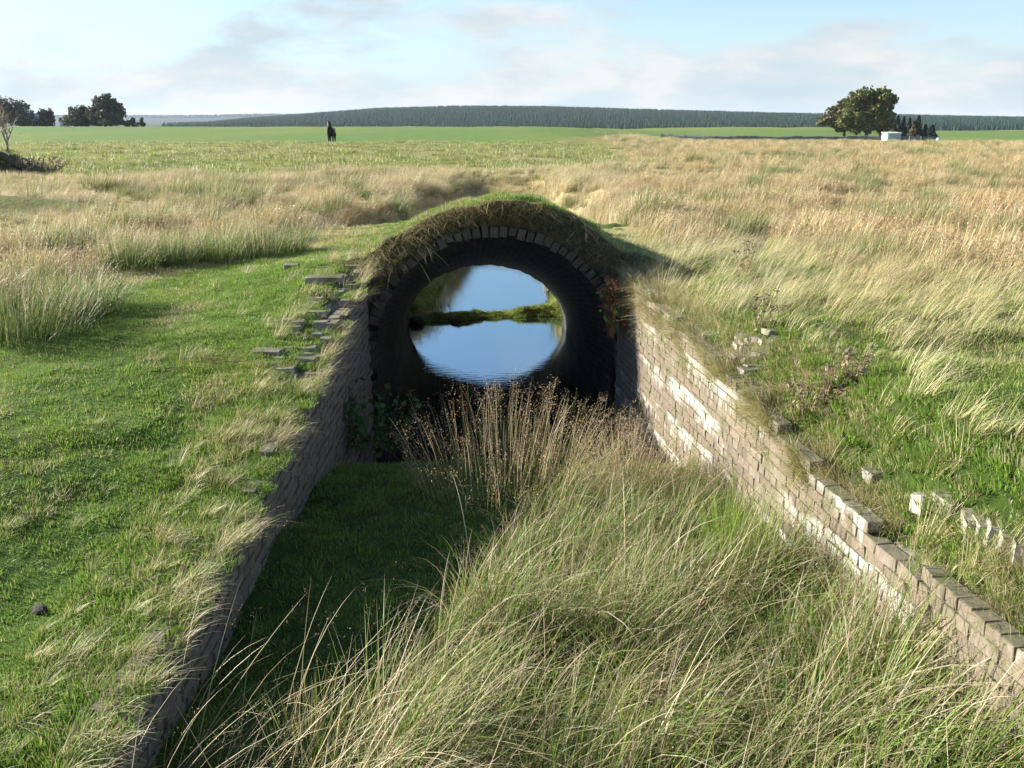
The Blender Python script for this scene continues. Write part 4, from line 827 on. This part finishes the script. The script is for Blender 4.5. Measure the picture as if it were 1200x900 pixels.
for px, hw, hh, lab in [(148, 5, 4, 'low dark bush right beside the tallest farm tree'), (158, 4, 5, 'taller pointed bush in the row right of the farm trees'), (167, 4, 4, 'rightmost low bush in the row beyond the farm trees')]:
    p = at(px, 150, 300); base = (p.x, 300, float(ground_z(p.x, 300))); rt = empty('bush', base, lab, 'bush', 'bushes right of the farm trees')
    sb = MB(); 
    for q in range(4): sb.tube([(0, 0, -0.2), (0.5 * math.cos(q * 1.6), 0.5 * math.sin(q * 1.6), hh * 0.25)], [0.08, 0.03], 5)
    link('stems', sb.mesh('stems'), M_BARK, rt); pts_ = crown_pts(sub_lobes([(0, 0, hh * 0.27, hw * 0.29, hw * 0.29, hh * 0.29)], 7, 0.5), 420)
    V, F, cc = leaf_cloud(pts_, 0.4, DG[:3], 0.4); link('crown', mesh_np('crown', V, F, cc), M_LEAF, rt)
# wind-shorn trees on the right
OG = [(0.13, 0.15, 0.04), (0.165, 0.165, 0.05), (0.10, 0.125, 0.04), (0.19, 0.17, 0.06)]; OB = [(0.15, 0.125, 0.055), (0.125, 0.115, 0.05), (0.105, 0.10, 0.045)]
GR = 'wind-shorn trees by the white shed'
far_tree(990, 268, 'brownish wind-shorn tree sloping down to the left behind the big green one', [(1002, 124, 15, 12, 0), (990, 131, 14, 10, 0), (979, 137, 12, 9, 0), (969, 142, 10, 6, 0), (1012, 118, 13, 11, 0), (992, 144, 14, 8, 0)], 0.6, OB, 3600, 0.4, GR)
far_tree(1016, 248, 'big olive-green wind-shorn tree left of the white shed', [(1022, 119, 19, 14, 0), (1008, 128, 18, 14, 1), (1033, 121, 14, 14, 0), (1000, 140, 16, 12, 0), (1024, 138, 21, 14, 0), (1037, 141, 10, 13, 0), (1039, 118, 9, 9, -1)], 0.6, OG, 6200, 0.5, GR)
def conifer(base, label, h, r, cols, group, n=520):
    root = empty('conifer', base, label, 'tree', group); link('trunk', MB().tube([(0, 0, -0.3), (0, 0, h * 0.9)], [r * 0.12, 0.03], 6).mesh('trunk'), M_BARK, root)
    z = rng.uniform(0, 1, n) ** 0.8; t = z; rad = r * (1 - t) * (0.55 + 0.45 * ((t * 9) % 1.0)) * rng.uniform(0.5, 1.1, n); a = rng.uniform(0, 2 * PI, n)
    P = np.stack([rad * np.cos(a), rad * np.sin(a), h * (0.06 + 0.94 * t)], -1); V, F, cc = leaf_cloud(P, r * 0.26, cols, -0.2, 0.25, 0.4); link('crown', mesh_np('crown', V, F, cc), M_LEAF, root); return root
DK = [(0.022, 0.042, 0.027), (0.032, 0.054, 0.032)]; BW = [(0.11, 0.08, 0.045), (0.09, 0.07, 0.04)]
for px, py, hw, cols, lab in [(1050, 136, 5, DK, 'dark spruce touching the right side of the big olive tree'), (1057, 137, 4, DK, 'dark narrow spruce directly above the white shed'), (1047, 146, 3.5, BW, 'short brown dying conifer in front of the dark spruces'), (1064, 139, 4.5, DK, 'dark spruce just right of the white shed'), (1070, 142, 5, BW, 'larger brown dying conifer in the middle of the row'),
                              (1074, 136, 5, DK, 'tallest dark spruce in the right half of the row'), (1083, 146, 4.5, BW, 'rusty brown conifer near the right end of the row'), (1091, 147, 5, DK, 'last low dark conifer at the right end of the row')]:
    D = 256 + random.uniform(-6, 6); p = at(px, 161, D); zg = float(ground_z(p.x, D)); conifer((p.x, D, zg), lab, at(px, py, D).z - zg, hw * 0.46, cols, 'conifers right of the wind-shorn tree')
# bare sapling on the earth bank at the left edge
p = at(8, 178, 36.2); zb = float(ground_z(p.x, 36.2)); sap = empty('sapling', (p.x, 36.2, zb), 'nearly bare pale sapling on the dark bank at the left edge', 'tree'); sb = MB(); twig = []
Hs = at(8, 114, 36.2).z - zb
def branch(p0, d, ln, r, lev):
    p1 = p0 + d * ln * 0.5 + Vector((random.uniform(-1, 1), random.uniform(-1, 1), 0.3)) * ln * 0.06; p2 = p0 + d * ln; sb.tube([p0, p1, p2], [r, r * 0.8, r * 0.55], 5 if lev < 2 else 3)
    if lev >= 4: twig.append(p2); return
    for i in range(3 if lev else 5):
        q = random.uniform(0.45, 1.0); nd_ = (d + Vector((random.gauss(0, 1), random.gauss(0, 1), random.gauss(0.25, 0.6))) * 0.62).normalized(); branch(p0.lerp(p2, q), nd_, ln * random.uniform(0.55, 0.75), r * 0.55, lev + 1)
branch(Vector((0, 0, -0.1)), Vector((0.12, 0, 1)).normalized(), Hs * 0.42, 0.06, 0)
link('trunk', sb.mesh('trunk'), M_PALEBARK, sap); tp = np.array([list(t_) for t_ in twig]); tp = np.repeat(tp, 3, 0) + rng.normal(0, 0.08, (len(tp) * 3, 3))
V, F, cc = leaf_cloud(tp, 0.035, [(0.25, 0.16, 0.10), (0.20, 0.17, 0.09)], 0.2); link('crown', mesh_np('crown', V, F, cc), M_LEAF, sap)
# ragged dark earth face of that bank and a withered shrub beside it
bx = np.linspace(-24.5, -18.8, 60); bz = np.linspace(0, 1, 14); BX, BT = np.meshgrid(bx, bz, indexing='ij'); hgt = 1.0 * (1 - sstep(-20.2, -18.9, BX)) + 0.05
g0 = ground_z(BX, np.full_like(BX, 34.6)); BZ = g0 - 0.15 + (hgt + 0.15) * BT + 0.1 * fnoise(BX, BT, 0.8, 15) * BT; BY = 34.75 + 0.35 * BT + 0.22 * fnoise(BX, BT * 1.2, 0.5, 16) + 0.5 * sstep(-20.0, -18.8, BX)
top_ = np.stack([BX[:, -1], np.full(60, 37.2), ground_z(BX[:, -1], np.full(60, 37.2)) + 0.02], -1)
Vb = np.concatenate([np.stack([BX, BY, BZ], -1), top_[:, None, :]], 1)
link('earth_bank', mesh_np('earth_bank', Vb.reshape(-1, 3), grid_faces(60, 15), None, True), M_EARTH, kind='structure')
P = np.stack([rng.uniform(-24, -19.2, 150), rng.uniform(34.9, 37, 150), np.zeros(150)], -1); P[:, 2] = np.maximum(ground_z(P[:, 0], P[:, 1]), ground_z(P[:, 0], np.full(150, 34.6)) + 0.85 * (1 - sstep(-20.2, -18.9, P[:, 0])))
scatter('bank_top_grass', K_PAST, P, rng.uniform(0, 6, 150), rng.uniform(0.4, 0.9, 150), 'grass on top of the dark earth bank at the left edge', 'grass')
p = at(48, 204, 36); herb('withered_shrub', (p.x, 36, float(ground_z(p.x, 36))), 'pinkish brown withered shrub right of the dark earth bank', 'shrub', 50, 0.6, 0.6, 0.07, [(0.30, 0.21, 0.15), (0.26, 0.2, 0.12), (0.2, 0.2, 0.1)], 12, M_STEM)

# ------------------------------------------------------------------ far buildings, walls
M_WHITE = mat_plain('white_paint', (0.78, 0.78, 0.76), 0.5, 2, 0.06); M_GREY = mat_plain('grey_sheet', (0.42, 0.44, 0.45), 0.5, 2); M_SLATE = mat_plain('slate', (0.11, 0.11, 0.13), 0.7, 2); M_RENDER = mat_plain('old_harling', (0.34, 0.29, 0.25), 0.9, 1.5); M_GLASS = mat_plain('dark_glass', (0.03, 0.035, 0.04), 0.2)
def gz1(x, y): return float(ground_z(x, y))
p = at(1044, 165, 236); zs = gz1(p.x, 236); sh = empty('white_shed', (p.x, 236, zs), 'small white shed by the stone wall below the trees', 'shed', rz=0.22)
link('wall', MB().box((0, 0, 0.95), (3.9, 2.4, 2.1)).mesh('wall'), M_WHITE, sh); link('front_shade', MB().box((0.25, -1.23, 0.9), (3.2, 0.05, 1.7)).mesh('front_shade'), M_GREY, sh)  # grey slab puts the shade of the white shed's front into colour
link('roof', MB().box((0, 0, 2.06), (4.2, 2.8, 0.12), rot=Matrix.Rotation(0.05, 3, 'X')).mesh('roof'), M_WHITE, sh)
dr = link('door', MB().box((-0.9, -1.27, 0.85), (0.9, 0.05, 1.6)).mesh('door'), M_GREY, sh); link('handle', MB().box((-0.6, -1.31, 0.9), (0.08, 0.04, 0.15)).mesh('handle'), M_SLATE, dr)
p = at(1099, 167, 238); tk = empty('water_tank', (p.x, 238, gz1(p.x, 238)), 'small white tank at the right end of the stone wall', 'tank'); link('body', MB().tube([(0, 0, 0), (0, 0, 0.5), (0, 0, 0.95), (0, 0, 1.15)], [0.55, 0.55, 0.52, 0.3], 14).mesh('body'), M_WHITE, tk); link('lid', MB().tube([(0, 0, 1.15), (0, 0, 1.25)], [0.2, 0.2], 10).mesh('lid'), M_GREY, tk)
p = at(1072, 166, 238); ga = empty('field_gate', (p.x, 238, gz1(p.x, 238)), 'grey metal gate in the stone wall right of the white shed', 'gate')
for k in range(5): link('rail', MB().box((0, 0, 0.25 + 0.22 * k), (3.0, 0.05, 0.06)).mesh('rail'), M_GREY, ga)
for sx_ in (-1.5, 1.5): link('post', MB().box((sx_, 0, 0.6), (0.1, 0.1, 1.3)).mesh('post'), M_GREY, ga)
def stone_wall(label, pts, h, th):
    """dry stone wall over a row of ground points; ragged top"""
    X = []; 
    for (a, b) in zip(pts[:-1], pts[1:]):
        n = max(2, int((Vector(b) - Vector(a)).length / 0.45)); X += [Vector(a).lerp(Vector(b), i / n) for i in range(n)]
    V = []; K = 7
    for i, q in enumerate(X):
        z = gz1(q.x, q.y); hh = h * (0.9 + 0.2 * random.random()) 
        for (dy, f) in ((-0.5, -0.2), (-0.47, 0.35), (-0.4, 0.75), (0, 1.0), (0.4, 0.75), (0.47, 0.35), (0.5, -0.2)): V.append((q.x, q.y + th * dy + random.uniform(-0.06, 0.06), z + hh * f + random.uniform(-0.05, 0.05)))
    o = link('stone_wall', mesh_np('stone_wall', V, grid_faces(len(X), K)), M_STONE, label=label, category='wall'); return o
wp = [at(q, 168, D) for q, D in ((775, 232), (830, 228), (900, 228), (985, 232), (1034, 240))]; stone_wall('long low dry stone wall along the foot of the green field, left of the shed', [(q.x, q.y) for q in wp], 1.0, 0.7)
wp = [at(q, 168, D) for q, D in ((1056, 243), (1078, 245), (1097, 244))]; stone_wall('short piece of stone wall between the white shed and the white tank', [(q.x, q.y) for q in wp], 1.3, 0.7)
# farm on the left
def house(px, D, w_, d_, hw_, hr, rz, label, wallm, chim=True, nwin=3):
    p = at(px, 150, D); root = empty('farmhouse' if chim else 'outbuilding', (p.x, D, gz1(p.x, D)), label, 'house' if chim else 'outbuilding', rz=rz)
    m_ = MB(); m_.v = [Vector(v) for v in ((-w_ / 2, -d_ / 2, -0.5), (w_ / 2, -d_ / 2, -0.5), (w_ / 2, d_ / 2, -0.5), (-w_ / 2, d_ / 2, -0.5), (-w_ / 2, -d_ / 2, hw_), (w_ / 2, -d_ / 2, hw_), (w_ / 2, d_ / 2, hw_), (-w_ / 2, d_ / 2, hw_), (-w_ / 2, 0, hw_ + hr), (w_ / 2, 0, hw_ + hr))]
    m_.f = [(0, 1, 5, 4), (2, 3, 7, 6), (1, 2, 6, 9, 5), (3, 0, 4, 8, 7)]; link('wall', m_.mesh('wall'), wallm, root)
    r_ = MB(); ang = math.atan2(hr, d_ / 2); sl = math.hypot(hr, d_ / 2) + 0.35
    for s_ in (-1, 1): r_.box((0, s_ * (d_ / 4 + 0.08), hw_ + hr / 2 - 0.02 + 0.05), (w_ + 0.5, sl, 0.12), rot=Matrix.Rotation(-s_ * ang, 3, 'X'))
    ro = link('roof', r_.mesh('roof'), M_SLATE, root)
    if chim:
        for s_ in (-1, 1): link('chimney', MB().box((s_ * (w_ / 2 - 0.5), 0, hw_ + hr + 0.4), (0.7, 0.9, 1.5)).mesh('chimney'), M_RENDER, ro)
    for k in range(nwin):
        xx = (k - (nwin - 1) / 2) * w_ / (nwin + 0.6); wi = link('window', MB().box((xx, -d_ / 2 - 0.02, hw_ * 0.55), (0.9, 0.1, 1.1)).mesh('window'), M_GLASS, root); link('sill', MB().box((xx, -d_ / 2 - 0.06, hw_ * 0.55 - 0.62), (1.1, 0.2, 0.1)).mesh('sill'), M_WHITE, wi)
    dd = link('door', MB().box((w_ * 0.1 + 0.6, -d_ / 2 - 0.03, 0.95), (0.9, 0.1, 1.9)).mesh('door'), M_SLATE, root); return root
house(40, 305, 7.5, 5.5, 2.3, 2.0, 0.1, 'low slate-roofed farmhouse among the trees on the left', M_RENDER)
house(77, 296, 2.6, 2.2, 1.7, 0.9, 0.2, 'tiny pale outbuilding between the farm trees', M_WHITE, False, 1)

# ------------------------------------------------------------------ horse
def skin_body(name, verts, edges, rads, root_i, mat, parent):
    me = bpy.data.meshes.new(name); me.from_pydata(verts, edges, []); o = link(name, me, mat, parent); md = o.modifiers.new('skin', 'SKIN'); md.use_smooth_shade = True
    for i, r_ in enumerate(rads): me.skin_vertices[0].data[i].radius = r_ if hasattr(r_, '__len__') else (r_, r_); me.skin_vertices[0].data[i].use_root = (i == root_i)
    o.modifiers.new('sub', 'SUBSURF').levels = 1; o.modifiers['sub'].render_levels = 2; return o
p = at(388.5, 165, 92); hz = gz1(p.x, 92); ho = empty('horse', (p.x, 92, hz), 'black horse standing alone at the edge of the far green field', 'horse', rz=R(3))
ho.scale = (1.35, 1.0, 1.04)
M_COAT = mat_plain('black_coat', (0.012, 0.011, 0.012), 0.45, 6)
# facing -Y; withers 1.5 m
hv = [(0, 0.75, 1.22), (0, 0.25, 1.16), (0, -0.3, 1.2), (0, -0.62, 1.3), (0, -0.85, 1.58), (0, -0.98, 1.86), (0, -1.12, 1.86), (0, -1.36, 1.56), (0, -1.42, 1.46)]; he = [(i, i + 1) for i in range(8)]; hr_ = [0.27, 0.31, 0.29, 0.23, 0.15, 0.12, 0.12, 0.075, 0.06]
def leg(att, pts, rr):
    i0 = len(hv); hv.extend(pts); hr_.extend(rr); he.append((att, i0)); he.extend((i0 + k, i0 + k + 1) for k in range(len(pts) - 1))
for s_ in (-1, 1):
    leg(2, [(0.15 * s_, -0.42, 0.98), (0.15 * s_, -0.42, 0.62), (0.15 * s_, -0.42, 0.50), (0.15 * s_, -0.42, 0.16), (0.15 * s_, -0.47, 0.05)], [0.13, 0.075, 0.07, 0.05, 0.07])
    leg(0, [(0.16 * s_, 0.70, 0.92), (0.17 * s_, 0.92, 0.58), (0.17 * s_, 0.90, 0.48), (0.17 * s_, 0.84, 0.16), (0.17 * s_, 0.79, 0.05)], [0.17, 0.085, 0.07, 0.05, 0.07])
    leg(5, [(0.07 * s_, -0.96, 2.02), (0.08 * s_, -0.96, 2.12)], [0.035, 0.015])
skin_body('body', hv, he, hr_, 1, M_COAT, ho)
V, F, cc = leaf_cloud(np.stack([rng.normal(0, 0.03, 160), -0.95 + 0.32 * rng.uniform(0, 1, 160) + 0.05, 1.98 - 0.62 * rng.uniform(0, 1, 160)], -1), 0.09, [(0.01, 0.01, 0.01)], -0.6, 0.2, 0.2); link('mane', mesh_np('mane', V, F, cc), M_LEAF, ho)
link('tail', MB().tube([(0, 0.98, 1.25), (0.03, 1.12, 1.1), (0.1, 1.22, 0.75), (0.16, 1.28, 0.35)], [0.05, 0.08, 0.1, 0.05], 7).mesh('tail', True), M_COAT, ho)

# ------------------------------------------------------------------ forest on the far hill (one mass of conifers)
def forest_tree():
    V = []; F = []; c = []; k = 0
    for t in range(6):
        z0 = 0.8 + t * 1.7; z1 = z0 + 3.4; r_ = (4.6 - t * 0.62); m_ = 8; ph = rng.uniform(0, 6)
        for j in range(m_): a = 2 * PI * j / m_ + ph; q = r_ * (1.0 if j % 2 else 0.6); V.append((q * math.cos(a), q * math.sin(a), z0 - (0.6 if j % 2 else 0))) 
        V.append((0, 0, z1)); 
        for j in range(m_): F.append((k + j, k + (j + 1) % m_, k + m_))
        g = rng.uniform(0.75, 1.25); c += [(0.020 * g, 0.046 * g, 0.027 * g)] * (m_ + 1); k += m_ + 1
    return np.array(V), np.array(F), np.array(c)
M_FOREST = mat_blades('spruce_needles', 0.05, 0.9, 0.02, 0.2)
K_FOR = protos('plantation_spruce', M_FOREST, [forest_tree for _ in range(4)])
P = []
for D in np.concatenate([np.linspace(1060, 1460, 16), np.linspace(1480, 2250, 32), [4300, 4400, 4500, 4600]]):
    sp = 4.2 if D < 3000 else 7; xx = np.arange(-0.62 * D if D < 3000 else -0.5 * D, 0.62 * D if D < 3000 else -0.2 * D, sp); xx = xx + rng.uniform(-2.5, 2.5, len(xx)); yy = D + rng.uniform(-9, 9, len(xx)); a = xx / yy
    keep = (a > -0.36 + 0.02 * np.sin(D)) | (D > 3000); P.append(np.stack([xx[keep], yy[keep], ground_z(xx[keep], yy[keep])], -1))
P = np.concatenate(P); S_ = rng.uniform(0.7, 0.95, len(P)) * np.where(P[:, 1] > 3000, 1.5, 1.0)
scatter('hill_forest', K_FOR, P, rng.uniform(0, 6, len(P)), S_, 'dark conifer plantation along the far hill', 'forest')

# ------------------------------------------------------------------ air
hx0, hx1 = xs.min() - 10, xs.max() + 10; hy0, hy1 = ys.min() - 10, ys.max() + 10; zlo, zhi = float(GZ.min()) - 1.5, float(GZ.max()) + 32
hm = MB().box(((hx0 + hx1) / 2, (hy0 + hy1) / 2, (zlo + zhi) / 2), (hx1 - hx0, hy1 - hy0, zhi - zlo)).mesh('haze')
m = bpy.data.materials.new('air'); m.use_nodes = True; t = m.node_tree; t.nodes.clear(); o_ = t.nodes.new('ShaderNodeOutputMaterial'); pv = t.nodes.new('ShaderNodeVolumePrincipled')
pv.inputs['Color'].default_value = (0.78, 0.88, 1.0, 1); pv.inputs['Density'].default_value = 0.00007; pv.inputs['Anisotropy'].default_value = 0.2; t.links.new(pv.outputs[0], o_.inputs['Volume'])
link('haze', hm, m, kind='stuff', label='thin blue haze in the air', category='haze')
